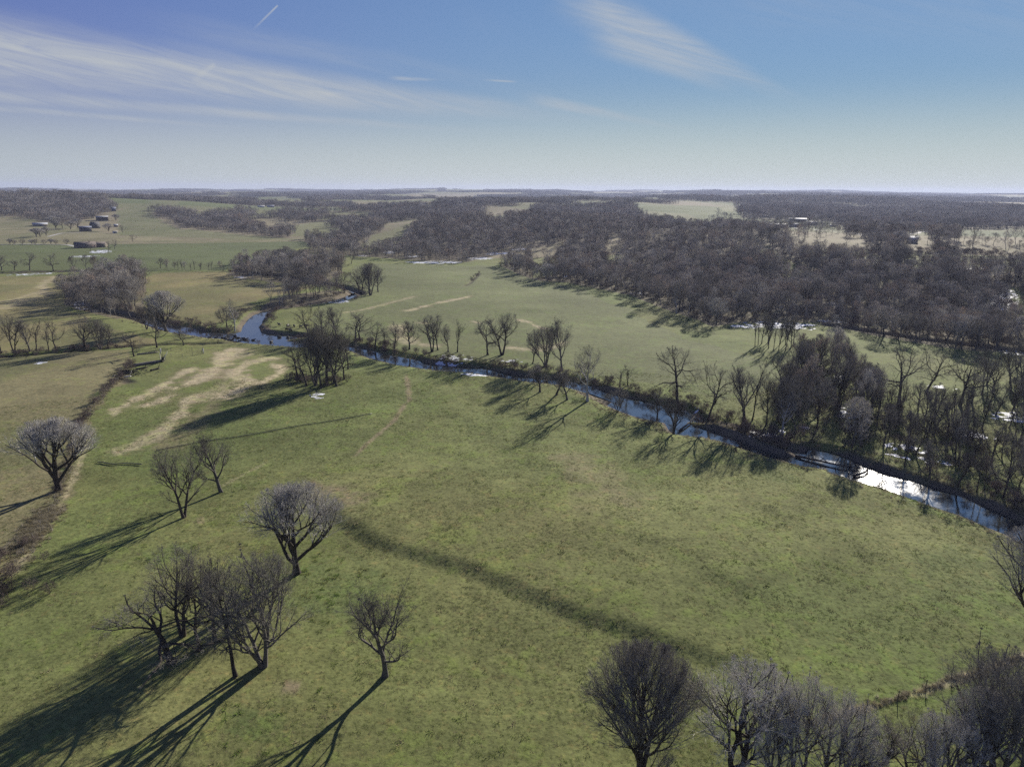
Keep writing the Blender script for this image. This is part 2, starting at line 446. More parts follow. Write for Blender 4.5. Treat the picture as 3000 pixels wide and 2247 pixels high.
STRAW = [(line(crop(p)), w, c) for p, w, c in [
    ([(1235, 1150), (1150, 1200), (1050, 1258), (950, 1320), (870, 1360), (740, 1415), (715, 1470)], 2.0, 1),
    ([(1560, 1048), (1450, 1045), (1400, 1095), (1385, 1150), (1300, 1210), (1200, 1260), (1100, 1300)], 3.2, 1),
    ([(1110, 1330), (1000, 1380), (890, 1405)], 2.2, 1),
    ([(1215, 1340), (1170, 1395), (1150, 1455), (1050, 1530), (980, 1590)], 2.3, 1),
    ([(1000, 1570), (900, 1630), (810, 1660), (700, 1680)], 3.0, 0.6),
    ([(1755, 1078), (1650, 1110), (1540, 1140), (1500, 1200), (1545, 1255), (1490, 1320), (1385, 1368)], 3.6, 1),
    ([(1715, 1125), (1785, 1170), (1740, 1220), (1600, 1272)], 2.2, 0.9),
    ([(1500, 1240), (1390, 1310), (1290, 1350), (1200, 1345)], 4.2, 0.45),
    ([(1580, 1060), (1480, 1085), (1400, 1120), (1340, 1180), (1250, 1225)], 5.0, 0.5),
    ([(360, 580), (300, 612), (250, 650), (300, 668), (130, 715), (0, 745)], 3.0, 0.55),
    ([(560, 588), (380, 600)], 3.0, 0.5), ([(330, 680), (150, 730), (0, 790)], 5.0, 0.4)]]
def reg2(pts): return [(750 + x / 2.761, 520 + y / 2.761) for x, y in pts]
STRAW += [(line(reg2(p)), w, c) for p, w, c in [
    ([(1745, 962), (1500, 1008), (1350, 1040), (1215, 1075)], 2.1, 1),
    ([(1290, 958), (1080, 1010), (880, 1062), (700, 1095)], 1.7, 0.5),
    ([(1740, 1158), (1810, 1180)], 1.5, 0.7), ([(2110, 1145), (2209, 1168), (2300, 1215), (2350, 1220)], 1.7, 0.7),
    ([(1130, 1180), (1170, 1260), (1250, 1340), (1500, 1370)], 3.5, 0.55), ([(1310, 1165), (1400, 1180)], 1.8, 0.6),
    ([(2000, 1380), (2300, 1400), (2500, 1330)], 2.6, 0.5)]]
STRAW += [
          (line([(2480, 2090), (2600, 2058), (2700, 2024), (2900, 1950), (3100, 1885)]), 0.55, 1.0),
          (line([(270, 1250), (235, 1350), (190, 1450), (130, 1560), (30, 1690)]), 0.9, 0.5),
          (line([(650, 1420), (780, 1350)]), 0.5, 0.4)]
BROWN = [(line(p), w, c) for p, w, c in [
    ([(1190, 1095), (1200, 1166), (1153, 1234), (1071, 1302), (1037, 1336)], 0.75, 1.2),
    ([(890, 1420), (960, 1430), (1010, 1500)], 5, .7), ([(560, 1120), (620, 1080), (700, 1090)], 6, .6), ([(480, 1320), (560, 1240), (640, 1180)], 4, .5),
    ([(1640, 1330), (1760, 1420), (1840, 1500)], 6, .4), ([(880, 2010), (830, 2010)], 1.6, .8), ([(600, 1520), (575, 1525)], 1.0, .9)]]
LUSH = [(line(p), w, c) for p, w, c in [
    ([(900, 1650), (1000, 1720), (930, 1800)], 6, .9), ([(770, 2080), (700, 2160)], 4, .7), ([(640, 1440), (780, 1400)], 2.5, .6),
    ([(2500, 1380), (2640, 1440), (2850, 1540)], 3.5, .6), ([(2750, 1800), (2900, 1700), (2990, 1900)], 8, .6), ([(1650, 1160), (1700, 1175)], 3, .8),
    ([(2120, 1010), (2180, 1000)], 3, .8), ([(1500, 1060), (1560, 1070)], 4, .8), ([(630, 960), (670, 955)], 4, .8), ([(800, 965), (850, 955)], 5, .5),
    ([(2080, 1290), (2200, 1370), (2360, 1420)], 2.5, .5), ([(430, 1640), (560, 1600)], 3, .6)]]
BARS = [line(p, WZ) for p in [
    [(2060, 1240), (2150, 1258), (2300, 1300), (2400, 1325), (2440, 1352), (2380, 1362), (2272, 1328), (2204, 1306), (2136, 1277), (2060, 1252)],
    [(735, 962), (765, 948), (800, 975), (870, 984), (835, 982), (770, 978)],
    [(700, 996), (760, 990), (880, 1004), (860, 1010), (800, 1000), (720, 1002)],
    [(1690, 1150), (1790, 1180), (1830, 1205), (1760, 1190), (1700, 1165)]]]


def cover(x, y):
    """albedo of the ground, its woodedness"""
    n = x.shape[0]; R = np.hypot(x, y)
    c = np.empty((n, 3)); c[:] = (0.154, 0.170, 0.060)
    a = fbm(x, y, 45, 101, 4)[:, None]; b = fbm(x, y, 14, 103, 3)[:, None]
    c = c * (1 + (np.array([[0.22, 0.08, 0.2]])) * (a - 0.5) * 2)
    c = c * (1 + 0.22 * (b - .5) * 2)
    farmask = (~in_poly(x, y, BAREFLOOD)) & (R > 700)
    tone = fbm(x, y, 600, 107, 2)[:, None]
    kind_ = vnoise(x + 300 * tone[:, 0], y, 330, 119)[:, None]
    farc = np.where(kind_ > .62, np.array([[0.215, 0.185, 0.115]]), np.where(kind_ > .36, np.array([[0.165, 0.165, 0.080]]), np.array([[0.115, 0.135, 0.055]]))) * (0.8 + 0.4 * tone)
    c = np.where(farmask[:, None], farc, c)
    jx = x + (fbm(x, y, 20, 109, 3) - .5) * 16; jy = y + (fbm(x, y, 20, 113, 3) - .5) * 16
    for P, col in ZONES:
        m = in_poly(jx, jy, P)
        cc = np.array([col]) * (0.74 + 0.52 * a) * (0.9 + .2 * b)
        patch = sst(fbm(x, y * .5, 38, 115, 3), 0.45, 0.62)[:, None] * 0.45
        cc = cc * (1 - patch) + np.array([[0.120, 0.135, 0.055]]) * patch
        c = np.where(m[:, None], cc, c)
    nz = fbm(x, y, 3.5, 127, 3); nw = fbm(x, y, 11, 128, 3)
    def paint(P, w, s, col, hard=1.0):
        nonlocal c
        lo = P.min(0) - w * 4 - 5; hi = P.max(0) + w * 4 + 5
        sel = np.where((x > lo[0]) & (x < hi[0]) & (y > lo[1]) & (y < hi[1]))[0]
        if not len(sel): return
        d, _, _, arc = seg_dist(x[sel], y[sel], P)
        e = d / w + (nz[sel] - .5) * 2.0 + (nw[sel] - .5) * 1.6
        m = (1 - sst(e, 0.25, 1.4)) * np.clip(s * (0.55 + 1.1 * (vnoise(x[sel], y[sel], 0.9, 129))), 0, 1) * sst(arc, -0.02, 0.05) * (1 - sst(arc, .96, 1.02))
        c[sel] = c[sel] * (1 - m[:, None]) + np.array([col]) * m[:, None] * (0.8 + .4 * nz[sel])[:, None]
    for P, w, s in BROWN: paint(P, w, s, (0.235, 0.195, 0.115))
    for P, w, s in LUSH: paint(P, w, s, (0.130, 0.160, 0.055))
    for P, w, s in STRAW: paint(P, w * 1.7, s * .35, (0.210, 0.165, 0.100))
    for P, w, s in STRAW: paint(P, w, s * .95, (0.45, 0.385, 0.245))
    for P in BARS:
        m = in_poly(jx * .2 + x * .8, jy * .2 + y * .8, P)
        c = np.where(m[:, None], np.array([[0.150, 0.125, 0.090]]) * (0.7 + .6 * nz[:, None]), c)
    for P, W in CENTRE:
        d, s, w, _ = seg_dist(x, y, P, W)
        e = (d - w) * np.where(s > 0, 1.6, 1.0)
        m = (1 - sst(e + (nz - .5) * 2, 0.8, 3.6))[:, None] * (R < 1200)[:, None]
        c = c * (1 - m) + np.array([[0.135, 0.112, 0.080]]) * m * (.6 + .8 * nw[:, None])
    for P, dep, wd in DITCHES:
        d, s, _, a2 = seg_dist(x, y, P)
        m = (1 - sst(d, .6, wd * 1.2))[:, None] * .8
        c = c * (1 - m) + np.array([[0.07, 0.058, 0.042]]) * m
    wd_ = woods(x, y)
    m = (np.clip(wd_, 0, 1) * 0.85)[:, None]
    lit = np.array([[0.155, 0.128, 0.092]]) * (0.75 + .5 * b)
    c = c * (1 - m) + lit * m
    return np.clip(c, 0.01, 0.9)

# ------------------------------------------------------------------ mesh helpers
def mesh_from(name, V, quads=None, tris=None, mats=(), smooth=True, mat_index=None):
    me = bpy.data.meshes.new(name)
    V = np.asarray(V, np.float32); me.vertices.add(len(V)); me.vertices.foreach_set('co', V.ravel())
    loops = []; counts = []
    if quads is not None and len(quads): loops.append(np.asarray(quads, np.int32).ravel()); counts.append(np.full(len(quads), 4, np.int32))
    if tris is not None and len(tris): loops.append(np.asarray(tris, np.int32).ravel()); counts.append(np.full(len(tris), 3, np.int32))
    L = np.concatenate(loops); C = np.concatenate(counts)
    me.loops.add(len(L)); me.loops.foreach_set('vertex_index', L)
    me.polygons.add(len(C)); st = np.concatenate([[0], np.cumsum(C)[:-1]]).astype(np.int32)
    me.polygons.foreach_set('loop_start', st); me.polygons.foreach_set('loop_total', C)
    if smooth: me.polygons.foreach_set('use_smooth', np.ones(len(C), bool))
    if mat_index is not None: me.polygons.foreach_set('material_index', np.asarray(mat_index, np.int32))
    for m in mats: me.materials.append(m)
    me.update(calc_edges=True); me.validate()
    return me


def link(name, me, parent=None, **props):
    o = bpy.data.objects.new(name, me); COL.objects.link(o)
    if parent is not None: o.parent = parent
    for k, v in props.items(): o[k] = v
    return o


def empty(name, loc, rz=0.0, **props):
    o = bpy.data.objects.new(name, None); COL.objects.link(o)
    o.location = loc; o.rotation_euler = (0, 0, rz); o.empty_display_size = 0.5
    for k, v in props.items(): o[k] = v
    return o


class MB:
    """collects boxes, tubes and loose faces into one mesh"""
    def __init__(s): s.V = []; s.Q = []; s.T = []; s.n = 0
    def add(s, V, Q=(), T=()):
        V = np.asarray(V, float).reshape(-1, 3)
        s.V.append(V)
        if len(Q): s.Q.append(np.asarray(Q, int) + s.n)
        if len(T): s.T.append(np.asarray(T, int) + s.n)
        s.n += len(V); return s
    def box(s, c, d, rz=0.0):
        c = np.array(c, float); d = np.array(d, float) / 2
        v = np.array([[i, j, k] for k in (-1, 1) for j in (-1, 1) for i in (-1, 1)], float) * d
        cs, sn = math.cos(rz), math.sin(rz)
        v = np.stack([v[:, 0] * cs - v[:, 1] * sn, v[:, 0] * sn + v[:, 1] * cs, v[:, 2]], 1) + c
        return s.add(v, [(0, 2, 3, 1), (4, 5, 7, 6), (0, 1, 5, 4), (2, 6, 7, 3), (0, 4, 6, 2), (1, 3, 7, 5)])
    def tube(s, pts, rad, k=6, cap=True):
        pts = np.array(pts, float); rad = np.broadcast_to(np.array(rad, float), (len(pts),))
        V, Q = tubes(pts[None], rad[None], k)
        b = s.n; s.add(V, Q)
        if cap:
            n = len(pts)
            cs = s.n; s.add([pts[0], pts[-1]])
            T = [(cs, b + (j + 1) % k, b + j) for j in range(k)] + [(cs + 1, b + (n - 1) * k + j, b + (n - 1) * k + (j + 1) % k) for j in range(k)]
            s.T.append(np.array(T))
        return s
    def mesh(s, name, mats, smooth=False):
        return mesh_from(name, np.concatenate(s.V), np.concatenate(s.Q) if s.Q else None, np.concatenate(s.T) if s.T else None, mats, smooth)


def tubes(P, Rr, k):
    """P (n, m, 3) polylines with radii Rr (n, m): k sided tubes"""
    n, m, _ = P.shape
    T = np.gradient(P, axis=1); T /= np.linalg.norm(T, axis=2, keepdims=True) + 1e-9
    ref = np.where(np.abs(T[..., 2:3]) > 0.9, np.array([1.0, 0, 0]), np.array([0, 0, 1.0]))
    a = np.cross(T, ref); a /= np.linalg.norm(a, axis=2, keepdims=True) + 1e-9
    b = np.cross(T, a)
    ang = np.arange(k) * 2 * math.pi / k
    V = P[:, :, None, :] + Rr[:, :, None, None] * (a[:, :, None, :] * np.cos(ang)[None, None, :, None] + b[:, :, None, :] * np.sin(ang)[None, None, :, None])
    base = (np.arange(n) * m * k)[:, None, None] + (np.arange(m - 1) * k)[None, :, None]
    j = np.arange(k)[None, None, :]; j2 = (j + 1) % k
    Q = np.stack([base + j, base + j2, base + k + j2, base + k + j], -1).reshape(-1, 4)
    return V.reshape(-1, 3), Q


def ribbons(P, Rr, rng):
    n, m, _ = P.shape
    T = P[:, -1] - P[:, 0]; T /= np.linalg.norm(T, axis=1, keepdims=True) + 1e-9
    a = np.cross(T, rng.normal(size=(n, 3))); a /= np.linalg.norm(a, axis=1, keepdims=True) + 1e-9
    off = a[:, None, :] * Rr[:, :, None]
    V = np.stack([P - off, P + off], 2)
    base = (np.arange(n) * m * 2)[:, None] + (np.arange(m - 1) * 2)[None, :]
    Q = np.stack([base, base + 1, base + 3, base + 2], -1).reshape(-1, 4)
    return V.reshape(-1, 3), Q

# ------------------------------------------------------------------ materials
def new_mat(name):
    m = bpy.data.materials.new(name); m.use_nodes = True
    t = m.node_tree; N.tree = t
    for n in list(t.nodes): t.nodes.remove(n)
    out = t.nodes.new('ShaderNodeOutputMaterial')
    return m, t, out


def simple(name, col, rough=0.85, var=0.25, scale=3.0, spec=0.3, metal=0.0, inst=0.0, hue=None, hue2=None, coords='Object', bump=0.0):
    m, t, out = new_mat(name)
    p = t.nodes.new('ShaderNodeBsdfPrincipled'); t.links.new(p.outputs[0], out.inputs[0])
    p.inputs['Roughness'].default_value = rough; p.inputs['Specular IOR Level'].default_value = spec
    p.inputs['Metallic'].default_value = metal
    tc = t.nodes.new('ShaderNodeTexCoord')
    v = noise_node(tc.outputs[coords], scale, 5, 0.6)
    k = (v - 0.5) * (2.2 * var) + 1.0
    c = col
    if inst:
        oi = t.nodes.new('ShaderNodeObjectInfo'); rr = N(oi.outputs['Random'])
        k = k * ((rr - 0.5) * (2 * inst) + 1.0)
        if hue:
            c = mix(N._m('FRACT', rr * 7.31), col, hue)
            if hue2: c = mix(ss(N._m('FRACT', rr * 23.7), 0.80, 0.92), c, hue2)
    c = mix(1.0, c, combine(k, k, k), 'MULTIPLY')
    t.links.new(c, p.inputs['Base Color'])
    if bump:
        bp = t.nodes.new('ShaderNodeBump'); bp.inputs['Strength'].default_value = bump; bp.inputs['Distance'].default_value = 0.1
        t.links.new(v.s, bp.inputs['Height']); t.links.new(bp.outputs[0], p.inputs['Normal'])
    return m

BARK = simple('bark', (0.060, 0.050, 0.042), 0.95, 0.4, 2.5, 0.15, inst=0.25)
BARK_GREY = simple('bark_grey', (0.105, 0.095, 0.085), 0.95, 0.4, 2.5, 0.15, inst=0.25)
BARK_PALER = simple('bark_paler', (0.20, 0.185, 0.165), 0.95, 0.4, 2.5, 0.15, inst=0.4)
PALE_BARK = simple('pale_bark', (0.42, 0.40, 0.36), 0.9, 0.35, 2.0, 0.2)
TWIG = simple('twig', (0.195, 0.178, 0.150), 0.95, 0.3, 0.8, 0.1, inst=0.3, hue=(0.225, 0.21, 0.18))
TWIG_GREY = simple('twig_grey', (0.43, 0.41, 0.375), 0.95, 0.25, 0.8, 0.1, inst=0.15)
TWIG_FOREST = simple('twig_forest', (0.295, 0.262, 0.222), 0.95, 0.3, 0.5, 0.1, inst=0.5, hue=(0.355, 0.340, 0.305), hue2=(0.30, 0.245, 0.195))
TWIG_BRUSH = simple('brush_twig', (0.17, 0.135, 0.115), 0.95, 0.3, 0.8, 0.1, inst=0.35)
WOOD_OLD = simple('weathered_wood', (0.20, 0.18, 0.155), 0.9, 0.4, 3, 0.1)
WOOD_WHITE = simple('barkless_wood', (0.62, 0.60, 0.56), 0.85, 0.2, 3, 0.2)
CHAR = simple('charred_wood', (0.030, 0.027, 0.025), 0.9, 0.4, 3, 0.2)

# ------------------------------------------------------------------ the ground
def build_ground():
    th = np.concatenate([np.linspace(-180, -52, 26)[:-1], np.linspace(-52, -43, 8)[:-1], np.linspace(-43, 43, 640), np.linspace(43, 52, 8)[1:], np.linspace(52, 180, 26)[1:-1]])
    rr = np.concatenate([[4, 12, 22, 34, 46], np.geomspace(56, 2600, 740), np.geomspace(2600, 14000, 120)[1:]])
    TH, RR = np.meshgrid(np.radians(th), rr)
    X = RR * np.sin(TH); Y = RR * np.cos(TH)
    x, y = X.ravel(), Y.ravel()
    z = height(x, y)
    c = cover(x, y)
    nr, nt = X.shape
    i = np.arange(nr - 1)[:, None] * nt; j = np.arange(nt)[None, :]; j2 = (j + 1) % nt
    Q = np.stack([i + j, i + nt + j, i + nt + j2, i + j2], -1).reshape(-1, 4)[:, ::-1]
    V = np.stack([x, y, z], 1)
    V = np.concatenate([V, [[0, 0, hz(0, 0)]]]); c = np.concatenate([c, c[:1]])
    T = np.stack([np.full(nt, len(V) - 1), np.arange(nt), (np.arange(nt) + 1) % nt], 1)[:, ::-1]
    m, t, out = new_mat('pasture')
    p = t.nodes.new('ShaderNodeBsdfPrincipled'); t.links.new(p.outputs[0], out.inputs[0])
    p.inputs['Roughness'].default_value = 1.0; p.inputs['Specular IOR Level'].default_value = 0.1
    at = t.nodes.new('ShaderNodeAttribute'); at.attribute_name = 'albedo'
    geo = t.nodes.new('ShaderNodeNewGeometry')
    pos = geo.outputs['Position']
    fine = noise_node(pos, 1.3, 6, 0.72)
    mid = noise_node(pos, 0.28, 5, 0.65)
    big = noise_node(pos, 0.055, 4, 0.6)
    k = (fine - 0.5) * 1.7 + (mid - 0.5) * 1.1 + 1.0
    k = N._m('MAXIMUM', k, 0.25)
    c1 = mix(1.0, at.outputs['Color'], combine(k, k, k), 'MULTIPLY')
    # dead grass and fresh grass speckle
    c2 = mix(ss(noise_node(pos, 0.55, 5, 0.7), 0.54, 0.68) * 0.55, c1, mix(1.0, c1, (1.55, 1.22, 1.25), 'MULTIPLY'))
    c3 = mix(ss(mid + (big - .5), 0.52, 0.68) * 0.6, c2, mix(1.0, c2, (0.88, 1.02, 0.70), 'MULTIPLY'))
    c4 = mix(ss(noise_node(pos, 2.3, 3, 0.6), 0.62, 0.72) * 0.55, c3, mix(1.0, c3, (0.42, 0.45, 0.42), 'MULTIPLY'))
    t.links.new(c4, p.inputs['Base Color'])
    bp = t.nodes.new('ShaderNodeBump'); bp.inputs['Strength'].default_value = 0.6; bp.inputs['Distance'].default_value = 0.22
    hgt = fine * 0.6 + mid * 1.1
    t.links.new(hgt.s, bp.inputs['Height']); t.links.new(bp.outputs[0], p.inputs['Normal'])
    me = mesh_from('ground', V, Q, T, [m])
    ca = me.color_attributes.new('albedo', 'FLOAT_COLOR', 'POINT')
    ca.data.foreach_set('color', np.concatenate([c, np.ones((len(c), 1))], 1).astype(np.float32).ravel())
    link('ground', me, kind='structure')

build_ground()

# ------------------------------------------------------------------ water
def build_water():
    m, t, out = new_mat('creek_water')
    p = t.nodes.new('ShaderNodeBsdfPrincipled'); t.links.new(p.outputs[0], out.inputs[0])
    p.inputs['Base Color'].default_value = (0.035, 0.038, 0.035, 1)
    p.inputs['Roughness'].default_value = 0.09; p.inputs['IOR'].default_value = 2.3
    p.inputs['Specular IOR Level'].default_value = 1.0
    geo = t.nodes.new('ShaderNodeNewGeometry')
    n = noise_node(geo.outputs['Position'], 1.6, 4, 0.6)
    rf = ss(noise_node(geo.outputs['Position'], 0.11, 3, .6), 0.5, 0.62)
    t.links.new((rf * 0.05 + 0.028).s, p.inputs['Roughness'])
    bp = t.nodes.new('ShaderNodeBump'); bp.inputs['Strength'].default_value = 0.2; bp.inputs['Distance'].default_value = 0.04
    t.links.new(n.s, bp.inputs['Height']); t.links.new(bp.outputs[0], p.inputs['Normal'])
    for k, (A, B) in enumerate(CREEK):
        C = (A + B) / 2; d = A - B; L = np.hypot(*d.T)[:, None]; d = d / L
        w = L / 2 + 3.2
        P1, P2 = C + d * w, C - d * w
        z = WZ - 0.006 * k
        V = np.concatenate([np.c_[P1, np.full(len(P1), z)], np.c_[P2, np.full(len(P2), z)]])
        n_ = len(A); Q = [(i, i + 1, n_ + i + 1, n_ + i) for i in range(n_ - 1)]
        me = mesh_from('water', V, Q, None, [m], False)
        link('creek_water', me, kind='structure')

build_water()

# ------------------------------------------------------------------ trees
def grow(seed, H=15.0, W=12.0, clear=0.18, stems=1, spread=0.15, n=(9, 6, 6, 5, 4), ang=(48, 42, 45, 45), up=0.10, crook=0.16, r0=0.38,
         env='dome', keep=5, twig=0.0065, lr=(0.62, 0.5, 0.5, 0.42), kmin=3, low=0.0):
    """a bare tree: stems, limbs, branches, twigs. returns (trunk arrays, crown arrays, height, width)"""
    rng = np.random.default_rng(seed)
    zc = H * (clear + (1 - clear) * 0.46) - low * H; az_ = H - zc; ar = W / 2

    def reach(s, d):
        q = np.array([1 / ar, 1 / ar, 1 / az_]); c = np.array([0, 0, zc])
        S = (s - c) * q; Dd = d * q
        A = (Dd ** 2).sum(1); B = (S * Dd).sum(1); Cc = (S ** 2).sum(1) - 1
        disc = np.maximum(B * B - A * Cc, 0)
        return np.maximum((-B + np.sqrt(disc)) / A, 0.05)

    def run(start, dirn, length, segs, wob, upb, ):
        k = len(start); P = np.empty((k, segs + 1, 3)); P[:, 0] = start; d = dirn.copy()
        for i in range(segs):
            d = d + rng.normal(size=(k, 3)) * wob + np.array([0, 0, upb])
            d /= np.linalg.norm(d, axis=1, keepdims=True)
            P[:, i + 1] = P[:, i] + d * (length / segs)[:, None]
        return P

    levels = []
    st = np.zeros((stems, 3)); d = np.zeros((stems, 3)); d[:, 2] = 1
    if stems > 1:
        a = np.arange(stems) * 2 * math.pi / stems + rng.uniform(0, 6)
        d[:, 0] = np.cos(a) * spread * rng.uniform(.6, 1.3, stems); d[:, 1] = np.sin(a) * spread * rng.uniform(.6, 1.3, stems)
        st[:, :2] = d[:, :2] * r0 * 1.5
    else:
        d[:, :2] = rng.normal(size=(1, 2)) * 0.04
    d /= np.linalg.norm(d, axis=1, keepdims=True)
    L0 = np.full(stems, H * (0.80 if stems == 1 else 0.72)) * rng.uniform(.9, 1.05, stems)
    P = run(st, d, L0, 9, crook * 0.45, 0.02)
    r = np.linspace(1, 0.24, 10)[None, :] ** 0.9 * (r0 / stems ** 0.42) * np.ones((stems, 1))
    r[:, 0] *= 1.35
    levels.append((P, r))
    tmin = clear
    for lv, nc in enumerate(n):
        PP, RR = levels[-1]; nb, m = PP.shape[0], PP.shape[1]
        nn = nc if lv == 0 else nc
        tmin = clear if lv == 0 else 0.22
        t = tmin + (1 - tmin) * (np.arange(nn)[None, :] + rng.uniform(0, 1, (nb, nn))) / nn
        t[:, -1] = 0.999
        f = t * (m - 1); i0 = np.minimum(f.astype(int), m - 2); fr = (f - i0)[..., None]
        idx = np.arange(nb)[:, None]
        s = PP[idx, i0] * (1 - fr) + PP[idx, i0 + 1] * fr
        tan = PP[idx, i0 + 1] - PP[idx, i0]; tan /= np.linalg.norm(tan, axis=2, keepdims=True) + 1e-9
        pr = RR[idx, i0] * (1 - fr[..., 0]) + RR[idx, i0 + 1] * fr[..., 0]
        k = nb * nn; s = s.reshape(k, 3); tan = tan.reshape(k, 3); pr = pr.reshape(k); tt = t.reshape(k)
        q = rng.normal(size=(k, 3))
        if lv == 0:
            ga_ = (np.arange(k) * 2.399 + rng.uniform(0, 6) + rng.normal(size=k) * .3); q = np.stack([np.cos(ga_), np.sin(ga_), np.zeros(k)], 1)
        q -= (q * tan).sum(1, keepdims=True) * tan; q /= np.linalg.norm(q, axis=1, keepdims=True) + 1e-9
        A = np.radians(ang[min(lv, len(ang) - 1)] + rng.normal(size=k) * 9)
        A = np.where(tt > 0.99, A * 0.25, A)
        if lv == 0: A = A * (1.25 - 0.5 * (tt - clear) / (1 - clear))
        dd = tan * np.cos(A)[:, None] + q * np.sin(A)[:, None]
        if lv >= 1: dd[:, 2] += 0.12
        dd /= np.linalg.norm(dd, axis=1, keepdims=True)
        plen = np.linalg.norm(np.diff(PP, axis=1), axis=2).sum(1).repeat(nn)
        want = (W * 0.75 if lv == 0 else plen * lr[min(lv - 1, 3)] * (1.25 - 0.55 * tt)) * rng.uniform(.7, 1.15, k)
        rch = reach(s, dd)
        Ln = np.minimum(want, rch * rng.uniform(.82, 1.06, k)) if env == 'dome' else np.minimum(want, rch * rng.uniform(.6, 1.25, k))
        Ln = np.maximum(Ln, 0.12)
        segs = (7, 5, 4, 3, 1)[lv]
        Pc = run(s, dd, Ln, segs, crook * (1.0, 1.0, .9, .7, .5)[lv], up * (1.0, .8, .5, .25, .1)[lv])
        rb = np.minimum(pr * 0.66, Ln * (0.034, .024, .02, .016, .014)[lv]) ; rb = np.maximum(rb, twig * (2.2, 1.8, 1.5, 1.2, 1.0)[lv])
        taper = np.linspace(1, 0.3, segs + 1)[None, :]
        levels.append((Pc, rb[:, None] * taper))
    tv, tq, cv, cq = [], [], [], []; nt = ncw = 0
    ks = (8, 6, 4, 3, 0, 0)
    for lv, (P, r) in enumerate(levels):
        kk = ks[lv] if kmin <= 3 else (5, 3, 0, 0, 0, 0)[lv]
        V, Q = tubes(P, r, kk) if kk else ribbons(P, r * 1.25, rng)
        if lv <= (2 if len(n) >= 4 else 1): tv.append(V); tq.append(Q + nt); nt += len(V)
        else: cv.append(V); cq.append(Q + ncw); ncw += len(V)
    allv = np.concatenate(tv + cv)
    hh = np.percentile(allv[:, 2], 98.5); ww = 2 * np.percentile(np.hypot(allv[:, 0], allv[:, 1]), 88)
    return (np.concatenate(tv), np.concatenate(tq)), (np.concatenate(cv), np.concatenate(cq)), hh, ww


SPECIES = {}
def species(name, bark, twigm, **kw):
    t, c, h, w = grow(**kw)
    SPECIES[name] = (mesh_from('trunk_' + name, t[0], t[1], None, [bark]), mesh_from('crown_' + name, c[0], c[1], None, [twigm]), h, w)

NEAR = (9, 7, 6, 5, 4)
species('elm_a', BARK, TWIG_GREY, seed=3, H=15, W=17, clear=.12, low=.09, n=(13, 8, 7, 7, 5), ang=(40, 30, 38, 46), up=.10, crook=.12, r0=.55, twig=.007, lr=(.8, .62, .5, .45))
species('elm_b', BARK, TWIG_GREY, seed=8, H=15, W=16, clear=.13, low=.09, n=(12, 8, 7, 7, 5), ang=(42, 32, 38, 46), up=.10, crook=.14, r0=.5, twig=.007, lr=(.8, .62, .5, .45))
species('oak_a', BARK, TWIG, seed=12, H=14, W=16, clear=.25, n=(9, 7, 6, 6, 5), ang=(62, 48, 50, 50), up=.03, crook=.26, r0=.5, env='loose')
species('oak_b', BARK, TWIG, seed=17, H=14, W=15, clear=.28, n=(9, 7, 5, 6, 5), ang=(56, 46, 50, 50), up=.05, crook=.24, r0=.45, env='loose')
species('tall_a', BARK_GREY, TWIG, seed=23, H=17, W=11, clear=.22, n=(12, 7, 6, 6, 5), ang=(38, 40, 44, 46), up=.10, crook=.17, r0=.36, env='loose')
species('tall_b', BARK, TWIG, seed=29, H=17, W=10, clear=.25, n=(11, 7, 6, 6, 5), ang=(34, 38, 44, 46), up=.12, crook=.18, r0=.34, env='loose')
species('fan', BARK, TWIG, seed=31, H=17, W=14, clear=.12, stems=3, spread=.16, n=(11, 8, 7, 6, 4), ang=(40, 26, 28, 32), up=.14, crook=.08, r0=.5, twig=.0085, lr=(.7, .6, .5, .42))
species('vase_a', BARK_GREY, TWIG, seed=37, H=17, W=16, clear=.22, stems=4, spread=.36, n=(8, 7, 6, 6, 5), ang=(34, 36, 40, 44), up=.11, crook=.15, r0=.55, env='loose')
species('vase_b', BARK, TWIG, seed=41, H=16, W=12, clear=.25, stems=2, spread=.22, n=(9, 7, 6, 6, 5), ang=(38, 38, 42, 46), up=.10, crook=.18, r0=.45, env='loose')
species('thin_a', BARK, TWIG, seed=43, H=15, W=6.5, clear=.3, n=(9, 5, 5, 4, 3), ang=(32, 36, 40, 44), up=.14, crook=.2, r0=.22, env='loose')
species('shrub', BARK, TWIG, seed=47, H=5, W=5, clear=.05, stems=6, spread=.5, n=(5, 5, 4, 4), ang=(34, 38, 42, 44), up=.08, crook=.2, r0=.12, twig=.010)
species('silver', BARK, TWIG_GREY, seed=53, H=14, W=15, clear=.2, stems=2, spread=.3, n=(9, 7, 6, 6, 5), ang=(42, 36, 42, 48), up=.08, crook=.17, r0=.5, twig=.0075, env='loose', lr=(.72, .58, .5, .45))
species('sycamore', PALE_BARK, TWIG, seed=59, H=17, W=11, clear=.3, n=(10, 6, 5, 6, 5), ang=(40, 40, 44, 46), up=.10, crook=.2, r0=.36, env='loose')
# lighter builds for the middle distance
for i, kw in enumerate([dict(seed=61, H=14, W=12, ang=(42, 40, 44)), dict(seed=62, H=13, W=12, ang=(50, 42, 44), crook=.22), dict(seed=63, H=15, W=11, ang=(36, 38, 42), up=.12),
                        dict(seed=64, H=13, W=13, ang=(52, 46, 46), crook=.2), dict(seed=65, H=14, W=13, stems=2, spread=.25, ang=(42, 40, 44)), dict(seed=66, H=15, W=10, ang=(38, 40, 44))]):
    kw = dict(dict(clear=.2, up=.08, crook=.17, r0=.3, env='dome', twig=.017, lr=(.72, .6, .5, .45)), **kw)
    species('mid_%d' % i, BARK_GREY, TWIG_FOREST, n=(10, 7, 7, 6), **kw)


